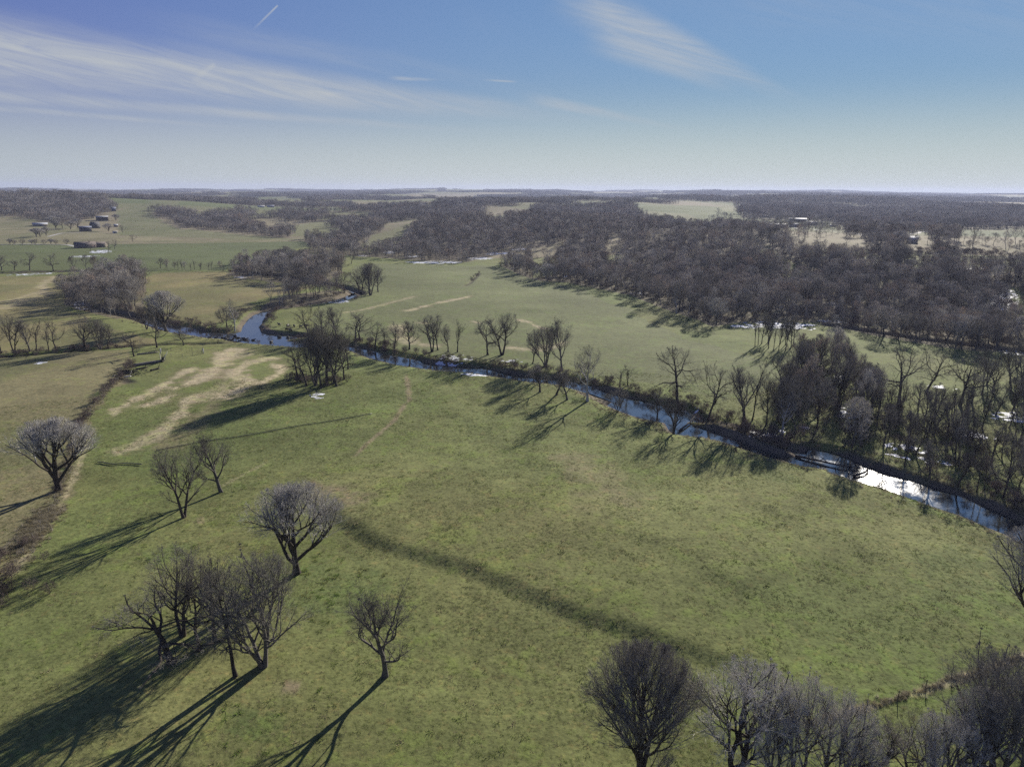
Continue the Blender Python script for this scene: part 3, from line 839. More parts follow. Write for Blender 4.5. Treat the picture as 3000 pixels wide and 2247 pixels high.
def copy_parts(sp_, root, trunk_mat=None):
    tm, cmn, h, w = SPECIES[sp_]
    link('trunk', tm, root); link('crown', cmn, root)


def tree_at(p, h, w, sp_, label, group=None, rz=None, lean=None, name='bare_tree'):
    rng = random.Random(int(p[0] * 13 + p[1] * 7))
    e = empty(name, (p[0], p[1], p[2] - 0.12), rng.uniform(0, 6.28) if rz is None else rz, label=label, category='tree')
    if name == 'shrub': e['category'] = 'shrub'
    if group: e['group'] = group
    th, tw = SPECIES[sp_][2:]
    e.scale = (w / tw, w / tw, h / th)
    if lean: e.rotation_euler = (lean[0], lean[1], e.rotation_euler[2])
    copy_parts(sp_, e)
    return e


def solve(P, vtop):
    B = P - np.array([0, 0, CAM_H]); yy = -(vtop - 1123.5) / FPX
    return (yy * (B @ f_) - B @ u_) / (u_[2] - yy * f_[2])

TREES = [
    # base u, v, top v, crown width px, species, label, rotation
    (172, 1437, 1226, 205, 'elm_a', 'wide grey-crowned tree standing alone on the brushy fence row at the left', .3),
    (648, 1441, 1272, 132, 'tall_a', 'dark tree, right and farther one of the pair crossed by the long thin pipe', 1.0),
    (539, 1516, 1312, 140, 'vase_b', 'two-stemmed dark tree, left and nearer one of the pair in the left pasture', 2.1),
    (869, 1679, 1421, 252, 'elm_b', 'big round-crowned tree with a haze of grey twigs left of the swale', .8),
    (772, 1950, 1632, 300, 'vase_a', 'large vase-shaped tree with one long limb reaching right, above the shadow streaks', .2),
    (690, 1981, 1660, 180, 'oak_a', 'tree with crooked low branches just left of the large vase-shaped one', 1.7),
    (505, 1938, 1735, 330, 'oak_a', 'low wide-spreading tree at the left end of the lower left clump', 2.6),
    (535, 1862, 1624, 190, 'vase_b', 'crooked-limbed tree at the back left of the lower left clump', .5),
    (629, 1872, 1620, 160, 'vase_b', 'upright tree with a rounded top in the middle of the lower left clump', 3.1),
    (585, 1905, 1690, 180, 'oak_b', 'dark tree in the heart of the lower left clump', 4.4),
    (1128, 1980, 1706, 215, 'tall_a', 'slender dark tree standing alone right of the lower left clump', 2.2),
    (1875, 2268, 1908, 305, 'fan', 'dense fan-shaped dark tree at the bottom edge', .9),
    (2154, 2290, 1965, 330, 'silver', 'silvery-twigged spreading tree right of the dense fan-shaped one', .4),
    (2335, 2300, 1988, 180, 'silver', 'silvery tree with a narrow upright leader, behind the fence corner', 2.9),
    (2425, 2330, 2025, 230, 'silver', 'silver-twigged tree leaning right towards the weedy fence strip', 5.0),
    (2565, 2300, 2090, 165, 'tall_b', 'small bare tree, left of the two saplings below the weedy fence strip', 1.0),
    (2667, 2290, 2105, 165, 'vase_b', 'small bare tree, right of the two saplings below the weedy fence strip', 4.0),
    (2917, 2330, 1940, 400, 'vase_a', 'tall many-stemmed tree filling the bottom right corner', 3.3),
    (2790, 2300, 2060, 190, 'tall_b', 'thin-branched tree just left of the many-stemmed corner one', 2.0),
    (2262, 2350, 2090, 150, 'silver', 'silvery tree squeezed between the broad silvery one and the upright leader', 1.3),
    (2500, 2380, 2160, 130, 'silver', 'short silvery tree at the bottom edge left of the saplings', .3),
    (2745, 2380, 2110, 200, 'silver', 'grey twiggy tree at the bottom edge right of the saplings', 1.5),
    (2845, 2330, 2030, 200, 'elm_b', 'grey hazy crown overlapping the left of the corner tree', 2.2),
    (3000, 2250, 1995, 200, 'silver', 'grey-twigged tree cut by the right edge near the bottom corner', 4.2),
    (3035, 1868, 1552, 270, 'elm_b', 'grey-twigged tree half out of the frame at the right edge below the creek', 4.1),
    (3060, 2010, 1820, 200, 'oak_b', 'dark tree in shade at the right edge above the fence strip', 1.1),
    # creek bank, near side
    (1582, 1149, 1062, 62, 'tall_b', 'small tree, first from the left of the shadow-casting trees on the near creek bank', 0),
    (1630, 1158, 1066, 80, 'oak_b', 'forked tree, second of the shadow-casting trees on the near creek bank', 2),
    (1662, 1172, 1090, 62, 'tall_a', 'straight tree, third of the shadow-casting trees on the near creek bank', 1),
    (1721, 1179, 1009, 92, 'sycamore', 'tall pale-barked tree, fourth of the shadow-casting trees on the near creek bank', 5),
    (1809, 1206, 1140, 60, 'shrub', 'low brushy tree beside the split in the creek', 3),
    (1925, 1226, 1148, 58, 'tall_b', 'small tree standing in the creek where the channel splits', 4),
    (1974, 1265, 1165, 84, 'vase_b', 'spreading tree on the near bank in front of the two blue pools', 2),
    (1986, 1176, 1016, 112, 'oak_a', 'big round open-crowned tree on the far bank against the light meadow', 1.4),
    (1839, 1131, 1063, 40, 'thin_a', 'small thin tree on the far bank, alone against the meadow', 0),
    (1815, 1136, 1078, 38, 'thin_a', 'short twiggy tree just left of the thin one on the far bank', 3),
    (2075, 1228, 1060, 96, 'oak_b', 'tree leaning right over the gravel bar', 2.4),
    (2180, 1236, 1070, 96, 'tall_a', 'tree with many upright limbs right of the leaning one on the far bank', 1.2),
    (2204, 1231, 1048, 48, 'thin_a', 'tall thin tree touching the many-limbed one on the far bank', 2.2),
    (2245, 1245, 1090, 60, 'tall_b', 'thin tree at the left edge of the dark creekside thicket', .2),
    (2290, 1272, 1150, 80, 'sycamore', 'pale feathery tree low on the bank above the gravel bar', .9),
    (2634, 1181, 1022, 118, 'oak_a', 'stout oak with crooked limbs, left of the three in the sunlit clearing', 0.2),
    (2714, 1151, 1022, 92, 'oak_b', 'stout oak, middle one of the three in the sunlit clearing', 1.9),
    (2812, 1190, 1034, 104, 'oak_a', 'oak forking low, right of the three in the sunlit clearing', 3.6),
    (2555, 1192, 1062, 58, 'tall_b', 'narrow tree immediately left of the three oaks in the clearing', 1.0),
    (2650, 1362, 1250, 64, 'thin_a', 'first slim tree on the far bank right of the sun glint', 0),
    (2724, 1394, 1288, 66, 'tall_a', 'slim straight tree on the far bank, second right of the sun glint', 1),
    (2806, 1421, 1306, 92, 'oak_b', 'wide low-forking tree on the far bank right of the sun glint', 2),
    (2862, 1439, 1312, 44, 'thin_a', 'pole-like tree on the far bank, left of a close pair', 3),
    (2884, 1437, 1320, 40, 'thin_a', 'pole-like tree on the far bank, right of a close pair', 4),
    (2937, 1462, 1306, 98, 'oak_a', 'broad tree on the far bank whose reflection crosses the water', 5),
    (2982, 1446, 1330, 60, 'tall_b', 'upright tree on the far bank against the right edge', .6),
    # far bank row
    (906, 990, 890, 76, 'oak_b', 'crooked tree at the left end of the row behind the cattle', 0),
    (945, 990, 898, 60, 'tall_b', 'second tree from the left in the row behind the cattle', 1),
    (985, 992, 895, 60, 'tall_a', 'third tree from the left in the row behind the cattle', 2),
    (1040, 1002, 920, 62, 'thin_a', 'left-leaning tree of the row along the far bank', 3),
    (1054, 1000, 912, 76, 'oak_b', 'right-leaning tree beside the left-leaning one on the far bank', 4),
    (1098, 1023, 945, 62, 'oak_a', 'dense dark tree of the far bank row, right of the leaning pair', 5),
    (1127, 1016, 955, 36, 'thin_a', 'short narrow tree of the far bank row', .5),
    (1157, 1031, 942, 40, 'tall_b', 'slim tree of the far bank row above the narrow blue reach', 1.5),
    (1199, 1024, 936, 54, 'tall_a', 'fan-topped tree of the far bank row, left of the wide gap', 2.5),
    (1266, 1031, 920, 64, 'vase_b', 'tallest tree of the group of four on the far bank', 3.5),
    (1283, 1026, 943, 48, 'thin_a', 'thin right-leaning tree in the group of four on the far bank', 4.5),
    (1313, 1031, 950, 38, 'tall_b', 'small third tree in the group of four on the far bank', 5.5),
    (1340, 1032, 932, 42, 'thin_a', 'slender last tree in the group of four on the far bank', .9),
    (1429, 1040, 935, 72, 'oak_a', 'round tree, left of a touching pair on the far bank', 2.9),
    (1471, 1040, 917, 82, 'vase_b', 'taller tree, right of a touching pair on the far bank', 3.9),
    (1598, 1072, 956, 84, 'vase_a', 'broad dark tree of the big pair rising from creekside brush', 4.9),
    (1647, 1086, 934, 62, 'tall_a', 'tall narrow tree of the big pair rising from creekside brush', 0.4),
    (1560, 1066, 1000, 44, 'thin_a', 'small tree left of the big brushy pair', 1.4),
    # the eight trunk clump
    (898, 1131, 1000, 96, 'oak_b', 'leftmost tree of the dark clump casting the longest streaked shadow', 0),
    (925, 1130, 958, 104, 'vase_a', 'second tree in the dark clump left of the narrow creek reach', 1),
    (942, 1138, 1012, 84, 'oak_a', 'front tree of the dark clump left of the narrow creek reach', 2),
    (958, 1128, 948, 110, 'vase_b', 'central tree of the dark clump left of the narrow creek reach', 3),
    (978, 1124, 978, 84, 'tall_a', 'tree right of centre in the dark clump by the creek', 4),
    (986, 1132, 995, 96, 'oak_b', 'crooked short tree at the right front of the dark clump', 5),
    (1008, 1112, 985, 90, 'oak_b', 'rear right tree of the dark clump by the creek', .7),
    (872, 1104, 1015, 84, 'oak_a', 'rear left tree of the dark clump by the creek', 1.7),
    (922, 1088, 972, 90, 'oak_b', 'tree at the back of the dark clump, nearest the cattle', 2.7),
    (965, 1088, 935, 84, 'vase_b', 'tallest rear tree of the dark clump by the creek', 3.7),
    (1020, 1082, 960, 60, 'tall_b', 'slim tree between the dark clump and the creek', 4.7),
    # trees about the left farm
    (165, 672, 645, 26, 'elm_b', 'rounded tree left of the pale grassy mound on the left farm', 0),
    (183, 668, 640, 30, 'oak_a', 'spreading tree among the sheds of the left farm', 1),
    (207, 672, 648, 30, 'elm_b', 'pale hazy tree in the middle of the left farm', 2),
    (228, 668, 640, 32, 'elm_a', 'dense tree just left of the black sheds', 3),
    (318, 678, 655, 26, 'elm_b', 'light crowned tree between the black barn and the trailer', 4),
    (360, 682, 658, 26, 'oak_b', 'tree at the right end of the left farm', 5),
    (340, 646, 628, 22, 'elm_b', 'bushy tree right of the open-fronted barn', .5),
    (274, 640, 622, 24, 'oak_b', 'tree left of the open-fronted barn', 1.5),
    (335, 730, 700, 24, 'oak_b', 'tree at the right end of the large dark-roofed farmhouse', 2.5),
    (265, 738, 712, 18, 'thin_a', 'thin tree in the farmhouse yard, left of two', 3.5),
    (318, 738, 706, 20, 'oak_a', 'leaning tree in the farmhouse yard, right of two', 4.5),
    # left row along the ditch
    (4, 1036, 945, 50, 'tall_b', 'tree cut by the left edge, first in the ditch row', 0),
    (42, 1033, 922, 72, 'vase_b', 'second tree of the ditch row, bending left', 1),
    (88, 1029, 932, 58, 'tall_a', 'third tree of the ditch row, beside a close neighbour', 2),
    (106, 1028, 936, 52, 'thin_a', 'thin tree touching the third of the ditch row', 3),
    (143, 1028, 945, 46, 'thin_a', 'narrow tree in the middle of the ditch row', 4),
    (166, 1028, 932, 66, 'oak_b', 'round tree in the middle of the ditch row', 5),
    (250, 1025, 930, 74, 'vase_b', 'wide two-stemmed tree of the ditch row', .3),
    (294, 1022, 936, 68, 'vase_a', 'many-stemmed tree of the ditch row', 1.3),
    (318, 1022, 946, 46, 'tall_b', 'last slim tree before the gap in the ditch row', 2.3),
    (393, 1044, 972, 70, 'oak_a', 'dense low tree beside the fallen logs', 3.3),
    (460, 1018, 930, 76, 'oak_b', 'spreading tree behind the wire pen', 4.3),
    (487, 966, 852, 104, 'elm_b', 'large round-topped tree at the near end of the blue channel', 5.3),
    (538, 1012, 962, 44, 'tall_b', 'small lone tree between the channel and the wire pen', .1),
    (462, 968, 885, 60, 'tall_a', 'darker tree behind the round-topped one at the channel end', 1.1),
    (430, 962, 895, 56, 'vase_b', 'brushy tree left of the round-topped one', 2.1),
    (688, 964, 878, 50, 'sycamore', 'white-trunked tree on the point beside the widest blue pool', 3.1),
    (665, 958, 892, 60, 'oak_b', 'dark tree left of the white-trunked one at the pool', 4.1),
    (652, 944, 905, 40, 'shrub', 'bushy small tree beside the pool point', 5.1),
    (380, 925, 852, 56, 'tall_a', 'tree at the right corner of the left bend wood', .8),
    (190, 870, 822, 36, 'oak_b', 'bare tree alone at the left tip of the left bend wood', 1.8),
    (248, 895, 828, 40, 'sycamore', 'white-limbed tree at the left end of the bend wood', 2.8),
    (1085, 866, 770, 78, 'vase_a', 'big bushy tree at the tip of the wood where the meadow opens', 3.8),
    (1058, 862, 780, 60, 'vase_b', 'left part-neighbour of the big bushy tree at the meadow tip', 4.8),
    (1108, 856, 790, 44, 'tall_a', 'slim tree on the meadow side of the big bushy one', 5.8),
    # middle distance left
    (87, 792, 740, 46, 'oak_a', 'broad tree standing on the dark bank at the far left', 0),
    (156, 792, 740, 48, 'oak_b', 'crooked tree with a leaning stem on the dark bank', 1),
    (43, 792, 760, 34, 'tall_b', 'low dark tree left of the broad one on the dark bank', 2),
    (5, 792, 745, 40, 'tall_a', 'tree at the left edge on the dark bank', 3),
    (470, 786, 755, 26, 'tall_b', 'small roundish tree on the line between two fields', 4),
    (390, 708, 687, 26, 'oak_b', 'lone little tree between the tan field and the green one', 5),
    (108, 695, 668, 32, 'elm_b', 'first of three flat-topped trees left of the dark shed', 0),
    (118, 694, 670, 26, 'elm_b', 'second of three flat-topped trees left of the dark shed', 1),
    (135, 690, 664, 24, 'elm_b', 'third of three flat-topped trees left of the dark shed', 2),
    (158, 660, 634, 40, 'elm_b', 'wide tree above the pale farmhouse', 3),
    (2000, 697, 660, 60, 'elm_a', 'large dome-shaped tree on the crest of the wooded slope', 3),
    (1990, 686, 640, 62, 'elm_b', 'taller dome-shaped tree just behind the crest', 4),
    (2073, 681, 650, 36, 'elm_b', 'round tree right of the big dome on the crest', 5),
    (2118, 683, 653, 32, 'elm_a', 'round tree at the right end of the crest line', 1),
    (2228, 716, 668, 40, 'oak_b', 'oak at the left of three below the long barn', 1),
    (2263, 722, 682, 34, 'oak_a', 'oak in the middle of three below the long barn', 2),
    (2300, 718, 678, 36, 'oak_b', 'oak at the right of three below the long barn', 3),
    (2600, 702, 678, 20, 'oak_b', 'small tree left of the vase-shaped one by the grey farmhouse', 3),
    (2635, 714, 676, 40, 'elm_b', 'vase-shaped tree left of the grey farmhouse', 4),
    (2104, 630, 608, 20, 'oak_b', 'tiny lone tree in the far tan field', 4),
]
for i, x in enumerate([30, 42, 66, 93, 104, 130, 150, 163, 195]):
    TREES.append((x, 716, 702 if i % 2 else 700, 17, 'shrub' if i % 3 else 'elm_b', 'round little tree, %s from the left in the even row along the farm lane' % 'first second third fourth fifth sixth seventh eighth ninth'.split()[i], i))
base = hits([(t[0], t[1]) for t in TREES], True)
hand = []
for t, P in zip(TREES, base):
    z = max(P[2], -0.6)
    P = np.array([P[0], P[1], z])
    h = solve(P, t[2]); w = t[3] * project(P)[2] / FPX * (1.22 if (985 < t[1] < 1240 and t[0] > 1030) else 1.0)
    grp = 'small trees along the farm lane' if 'even row' in t[5] else ('bare trees of the valley')
    tree_at(P, h, w, t[4], t[5], grp, rz=t[6] * 1.0, name='bare_tree')
    hand.append(P)
hand = np.array(hand)

# --- trees one can count but that nothing tells apart: sampled in places of the photograph
rng = np.random.default_rng(5)
def region_points(poly_px, n, mind, creek=True):
    W = P_(poly_px); lo, hi = W.min(0), W.max(0); out = []
    for _ in range(n * 60):
        if len(out) >= n: break
        q = rng.uniform(lo, hi)
        if not in_poly(q[:1], q[1:], W)[0]: continue
        if any(np.hypot(*(q - o)) < mind for o in out): continue
        out.append(q)
    return np.array(out)

def water_gap(x, y):
    g = np.full(x.shape, 1e9)
    for P, W in CENTRE[:6]:
        d, s, w, _ = seg_dist(x, y, P, W); g = np.minimum(g, d - w)
    return g

GROUPS = [
    # pixel polygon, count, min spacing, species, height, width, label, group
    ([(2270, 1250), (2480, 1330), (2560, 1290), (2540, 1160), (2500, 1080), (2400, 1060), (2330, 1080), (2280, 1150)], 40, 3.4, ['mid_0', 'mid_1', 'mid_4', 'tall_b', 'vase_b'], (11, 16.5), (6, 10),
     'the dark thicket by the gravel', 'trees of the creekside thicket'),
    ([(2560, 1300), (2700, 1340), (3000, 1400), (3100, 1400), (3100, 1230), (2900, 1180), (2780, 1200), (2580, 1180)], 58, 3.8, ['mid_5', 'thin_a', 'tall_a', 'tall_b', 'oak_b'], (8, 12), (4, 7),
     'the open stand over snowy grass', 'trees of the open stand over snow-flecked grass'),
    ([(2210, 1020), (2330, 1035), (2340, 1010), (2220, 1000)], 14, 2.0, ['thin_a', 'tall_b'], (12, 15), (4, 6),
     'the slim clump below the snow strip', 'slim trees below the long snow strip'),
    ([(2840, 1180), (3080, 1240), (3080, 1080), (2900, 1060)], 16, 5, ['oak_b', 'tall_a', 'vase_b'], (10, 13), (7, 9),
     'the trees behind the clearing oaks', 'trees behind the clearing oaks'),
    ([(1750, 1160), (2040, 1225), (2060, 1210), (1900, 1170), (1760, 1130)], 12, 4, ['shrub', 'shrub', 'thin_a'], (3, 5), (4, 6),
     'the growth on the dark far creek bank', 'shrubs on the far creek bank'),
    ([(790, 762), (905, 775), (1000, 752), (1060, 770), (1000, 800), (860, 790)], 10, 7, ['mid_0', 'mid_1', 'mid_3'], (11, 15), (9, 12),
     'the far side of the middle wood', 'trees of the middle wood'),
    ([(480, 790), (660, 796), (665, 790), (480, 785)], 14, 5, ['thin_a', 'mid_5'], (6, 9), (4, 5),
     'the thin hedgerow between two fields', 'hedgerow trees between the two fields'),
    ([(200, 797), (420, 803), (420, 788), (200, 786)], 14, 6, ['mid_0', 'mid_2', 'mid_5', 'oak_b'], (9, 13), (7, 9),
     'the belt by the dark bank', 'trees of the belt by the dark bank'),
]
ORD = 'first second third fourth fifth sixth seventh eighth ninth tenth eleventh twelfth thirteenth fourteenth fifteenth sixteenth seventeenth eighteenth nineteenth twentieth'.split()
ROWN = ['front line', 'second line', 'third line', 'fourth line', 'fifth line', 'sixth line', 'seventh line', 'eighth line', 'ninth line', 'tenth line', 'eleventh line', 'back line']
def ordinal_labels(pts, what, per=10):
    """one label per tree: its line counted from the near side, its place counted from the left"""
    pts = np.asarray(pts); n_ = len(pts); R_ = np.hypot(pts[:, 0], pts[:, 1]); az_ = np.arctan2(pts[:, 0], pts[:, 1])
    rows = max(1, int(round(n_ / per))); order_ = np.argsort(R_); lab = [''] * n_
    for k in range(rows):
        idx = order_[k * n_ // rows:(k + 1) * n_ // rows]
        for j, i_ in enumerate(sorted(idx, key=lambda q: az_[q])):
            lab[i_] = '%s from left in %s%s' % (ORD[min(j, 19)], (ROWN[min(k, 11)] + ' of ') if rows > 1 else '', what)
    return lab

placed = []
for px, n_, md, sps, hr, wr, lab, grp in GROUPS:
    pts = region_points(px, n_, md)
    if not len(pts): continue
    g = water_gap(pts[:, 0], pts[:, 1]); pts = pts[g > 1.2]
    z = height(pts[:, 0], pts[:, 1]); labs = ordinal_labels(pts, lab)
    for q, zz, lb in zip(pts, z, labs):
        s_ = sps[rng.integers(len(sps))]
        tree_at((q[0], q[1], zz), rng.uniform(*hr), rng.uniform(*wr), s_, ('low shrub ' if s_ == 'shrub' else 'bare tree ') + lb, grp, name='shrub' if s_ == 'shrub' else 'bare_tree')
        placed.append((q[0], q[1]))
placed = np.array(placed)

# --- the woods
def jgrid(R0, R1, A, step, seed):
    g = np.random.default_rng(seed)
    xs = np.arange(-R1 * math.sin(A), R1 * math.sin(A), step); ys = np.arange(0, R1, step)
    X, Y = np.meshgrid(xs, ys); X = X.ravel() + g.uniform(-.5, .5, X.size) * step * .95; Y = Y.ravel() + g.uniform(-.5, .5, Y.size) * step * .95
    R = np.hypot(X, Y); az = np.abs(np.arctan2(X, Y))
    m = (R >= R0) & (R < R1) & (az < A)
    return X[m], Y[m], g

proto_cols = {}
def protos(name, meshes):
    c = bpy.data.collections.new(name)
    for i, me in enumerate(meshes):
        o = bpy.data.objects.new('%s_%02d' % (name, i), me); c.objects.link(o)
    return c


def scatter(name, pts, rot, scl, idx, coll, mats, **props):
    me = bpy.data.meshes.new(name); me.vertices.add(len(pts)); me.vertices.foreach_set('co', np.asarray(pts, np.float32).ravel())
    for nm, ty, arr in (('rz', 'FLOAT', rot), ('sz', 'FLOAT', scl[:, 1]), ('sw', 'FLOAT', scl[:, 0]), ('pick', 'INT', idx)):
        at = me.attributes.new(nm, ty, 'POINT'); at.data.foreach_set('value', np.asarray(arr, np.int32 if ty == 'INT' else np.float32))
    for m in mats: me.materials.append(m)
    o = link(name, me, **props)
    ng = bpy.data.node_groups.new('scatter_' + name, 'GeometryNodeTree')
    ng.interface.new_socket('Geometry', in_out='INPUT', socket_type='NodeSocketGeometry')
    ng.interface.new_socket('Geometry', in_out='OUTPUT', socket_type='NodeSocketGeometry')
    gi = ng.nodes.new('NodeGroupInput'); go = ng.nodes.new('NodeGroupOutput')
    ci = ng.nodes.new('GeometryNodeCollectionInfo'); ci.inputs['Collection'].default_value = coll
    ci.inputs['Separate Children'].default_value = True; ci.inputs['Reset Children'].default_value = True
    iop = ng.nodes.new('GeometryNodeInstanceOnPoints'); iop.inputs['Pick Instance'].default_value = True
    m2p = ng.nodes.new('GeometryNodeMeshToPoints')
    def attr(nm, ty):
        a = ng.nodes.new('GeometryNodeInputNamedAttribute'); a.data_type = ty; a.inputs['Name'].default_value = nm; return a.outputs['Attribute']
    cx = ng.nodes.new('ShaderNodeCombineXYZ'); ng.links.new(attr('rz', 'FLOAT'), cx.inputs[2])
    cs = ng.nodes.new('ShaderNodeCombineXYZ'); sw = attr('sw', 'FLOAT')
    ng.links.new(sw, cs.inputs[0]); ng.links.new(sw, cs.inputs[1]); ng.links.new(attr('sz', 'FLOAT'), cs.inputs[2])
    er = ng.nodes.new('FunctionNodeEulerToRotation'); ng.links.new(cx.outputs[0], er.inputs[0])
    ng.links.new(gi.outputs[0], m2p.inputs[0]); ng.links.new(m2p.outputs[0], iop.inputs['Points'])
    ng.links.new(ci.outputs[0], iop.inputs['Instance']); ng.links.new(attr('pick', 'INT'), iop.inputs['Instance Index'])
    ng.links.new(er.outputs[0], iop.inputs['Rotation']); ng.links.new(cs.outputs[0], iop.inputs['Scale'])
    ng.links.new(iop.outputs[0], go.inputs[0])
    md = o.modifiers.new('scatter', 'NODES'); md.node_group = ng
    return o


def join_arrays(parts):
    V, Q, MI, n = [], [], [], 0
    for v, q, mi in parts:
        V.append(v); Q.append(q + n); MI.append(np.full(len(q), mi)); n += len(v)
    return np.concatenate(V), np.concatenate(Q), np.concatenate(MI)

def wood_tree(seed, twig=.016, n=(9, 7, 6, 5), kmin=3, **kw):
    t, c, h, w = grow(seed=seed, n=n, clear=.2, up=.08, crook=.18, r0=.22, env='dome', twig=twig, kmin=kmin, lr=(.72, .6, .5, .45), **kw)
    return t, c, h, w

wm = []
for i, kw in enumerate([dict(H=13, W=12), dict(H=14, W=11, ang=(40, 40, 44)), dict(H=12, W=12, ang=(50, 44, 46)), dict(H=15, W=12, ang=(42, 38, 44)), dict(H=12, W=12, stems=2, spread=.25), dict(H=15, W=9, ang=(34, 40, 44)), dict(H=14, W=13)]):
    t, c, h, w = wood_tree(200 + i, **kw)
    pale = i == 5
    V, Q, MI = join_arrays([(t[0], t[1], 0), (c[0], c[1], 1)])
    wm.append(mesh_from('wood_tree', V, Q, None, [(BARK_GREY, BARK_PALER)[i % 2] if not pale else PALE_BARK, TWIG_FOREST], True, MI))
WOODC = protos('wood_tree', wm)


def clump(seed, size, count, n, twig, **kw):
    g = np.random.default_rng(seed); parts = []
    base_ = [grow(seed=seed * 10 + k, n=n, clear=.2, up=.08, crook=.16, r0=.26, env='loose', twig=twig, kmin=9, H=12 + k, W=11 + k, **kw)[:2] for k in range(3)]
    for k in range(count):
        t, c = base_[g.integers(3)]; a = g.uniform(0, 6.28); s = g.uniform(.75, 1.15); o = np.array([*g.uniform(-size / 2, size / 2, 2), 0])
        Rm = np.array([[math.cos(a), -math.sin(a), 0], [math.sin(a), math.cos(a), 0], [0, 0, 1]])
        parts.append((t[0] @ Rm.T * s + o, t[1], 0)); parts.append((c[0] @ Rm.T * s + o, c[1], 1))
    V, Q, MI = join_arrays(parts)
    return mesh_from('wood_clump', V, Q, None, [BARK, TWIG_FOREST], True, MI)

CL1 = protos('wood_clump', [clump(301 + i, 22, 7, (6, 6, 5), .042) for i in range(4)])
CL2 = protos('far_clump', [clump(311 + i, 60, 42, (5, 6), .17) for i in range(3)])

A_ = math.radians(45)
def plant(X, Y, g, name, coll, ncoll, smin, smax, dens, **props):
    m = woods(X, Y); keep = (g.uniform(0, 1, len(X)) < m * dens)
    X, Y = X[keep], Y[keep]
    gap = water_gap(X, Y); keep = gap > 2.0
    for P in (hand, placed):
        pass
    X, Y = X[keep], Y[keep]
    z = height(X, Y) - 0.15
    s = g.uniform(smin, smax, len(X)) * (.75 + .5 * fbm(X, Y, 55, 303, 2)); s2 = s * g.uniform(.85, 1.15, len(X))
    scatter(name, np.c_[X, Y, z], g.uniform(0, 6.28, len(X)), np.c_[s2, s], g.integers(0, ncoll, len(X)), coll, [], **props)
    print(name, len(X))

# front rank of the woods: individual trees, the ones that show largest
X, Y, g = jgrid(240, 620, A_, 7.2, 11)
keep = g.uniform(0, 1, len(X)) < woods(X, Y) * 0.95
X, Y = X[keep], Y[keep]; keep = water_gap(X, Y) > 2.0; X, Y = X[keep], Y[keep]
R = np.hypot(X, Y)
azd = np.degrees(np.arctan2(X, Y))
dF, sF, _, _ = seg_dist(X, Y, FRONT)
zz = height(X, Y)
U = 1500 + FPX * (np.c_[X, Y, zz - CAM_H] @ r_) / (np.c_[X, Y, zz - CAM_H] @ f_)
vis = (np.abs(U - 1500) < 1480)
score = R + dF * 1.2 + np.where(vis, 0, 1e6) - np.where(X < 0, 60, 0)
budget = 318 - len(TREES) - len(placed)
order = np.argsort(score); front_i = order[:max(0, budget)]
ismask = np.zeros(len(X), bool); ismask[front_i] = True
cls = np.where(azd < -22, 0, np.where(X < 40, 1, np.where(azd < 8, 2, np.where(azd < 19, 3, 4))))
WHAT = ['the wood in the left creek bend', 'the wood left of the meadow', 'the slope wood at the meadow top', 'the slope wood along the meadow', 'the dark wood behind the clearing']
for k in range(5):
    idx = [i for i in front_i if cls[i] == k]
    if not idx: continue
    for i, lb in zip(idx, ordinal_labels(np.c_[X[idx], Y[idx]], WHAT[k], 12)):
        h = rng.uniform(10.5, 15)
        tree_at((X[i], Y[i], zz[i]), h, h * rng.uniform(.72, 1.0), 'mid_%d' % rng.integers(6), 'bare tree ' + lb, 'trees of ' + WHAT[k][4:])
X2, Y2 = X[~ismask], Y[~ismask]; z2 = zz[~ismask] - .15
s = g.uniform(.6, 1.1, len(X2)) * (.72 + .56 * fbm(X2, Y2, 45, 301, 2))
scatter('woodland', np.c_[X2, Y2, z2], g.uniform(0, 6.28, len(X2)), np.c_[s * g.uniform(.85, 1.15, len(X2)), s], g.integers(0, 7, len(X2)), WOODC, [],
        kind='stuff', label='dark bare winter woodland covering the slope beyond the creek', category='woodland')
print('woodland', len(X2))
for P in CLEAR[6:10]: print('clear R', np.hypot(*P.T).round())
X, Y, g = jgrid(620, 1250, A_, 7.8, 12)
plant(X, Y, g, 'woodland', WOODC, 7, .5, 1.05, .95, kind='stuff', label='bare winter woodland on the hilltop behind the nearer slope', category='woodland')
X, Y, g = jgrid(1250, 3600, A_, 19, 13)
plant(X, Y, g, 'woodland', CL1, 4, .8, 1.1, 1.0, kind='stuff', label='greyish belts of woodland between the far fields', category='woodland')
X, Y, g = jgrid(3600, 13500, A_, 62, 14)
plant(X, Y, g, 'distant_woodland', CL2, 3, .9, 1.25, 1.0, kind='stuff', label='blue hazy woodland on the low hills along the horizon', category='woodland')

# ------------------------------------------------------------------ grass tufts, brush, snow
def tuft(seed, n, r, h, w, lean=.5):
    g = np.random.default_rng(seed)
    a = g.uniform(0, 6.28, n); rr = g.uniform(0, r, n); c = np.c_[rr * np.cos(a), rr * np.sin(a), np.full(n, -0.03)]
    t = g.normal(size=(n, 2)) * lean * h; tip = c + np.c_[t, g.uniform(.55, 1.0, n) * h]
    b = g.uniform(0, 6.28, n); side = np.c_[np.cos(b), np.sin(b), np.zeros(n)] * w
    V = np.stack([c - side, c + side, tip], 1).reshape(-1, 3); T = np.arange(n * 3).reshape(-1, 3)
    return V, T

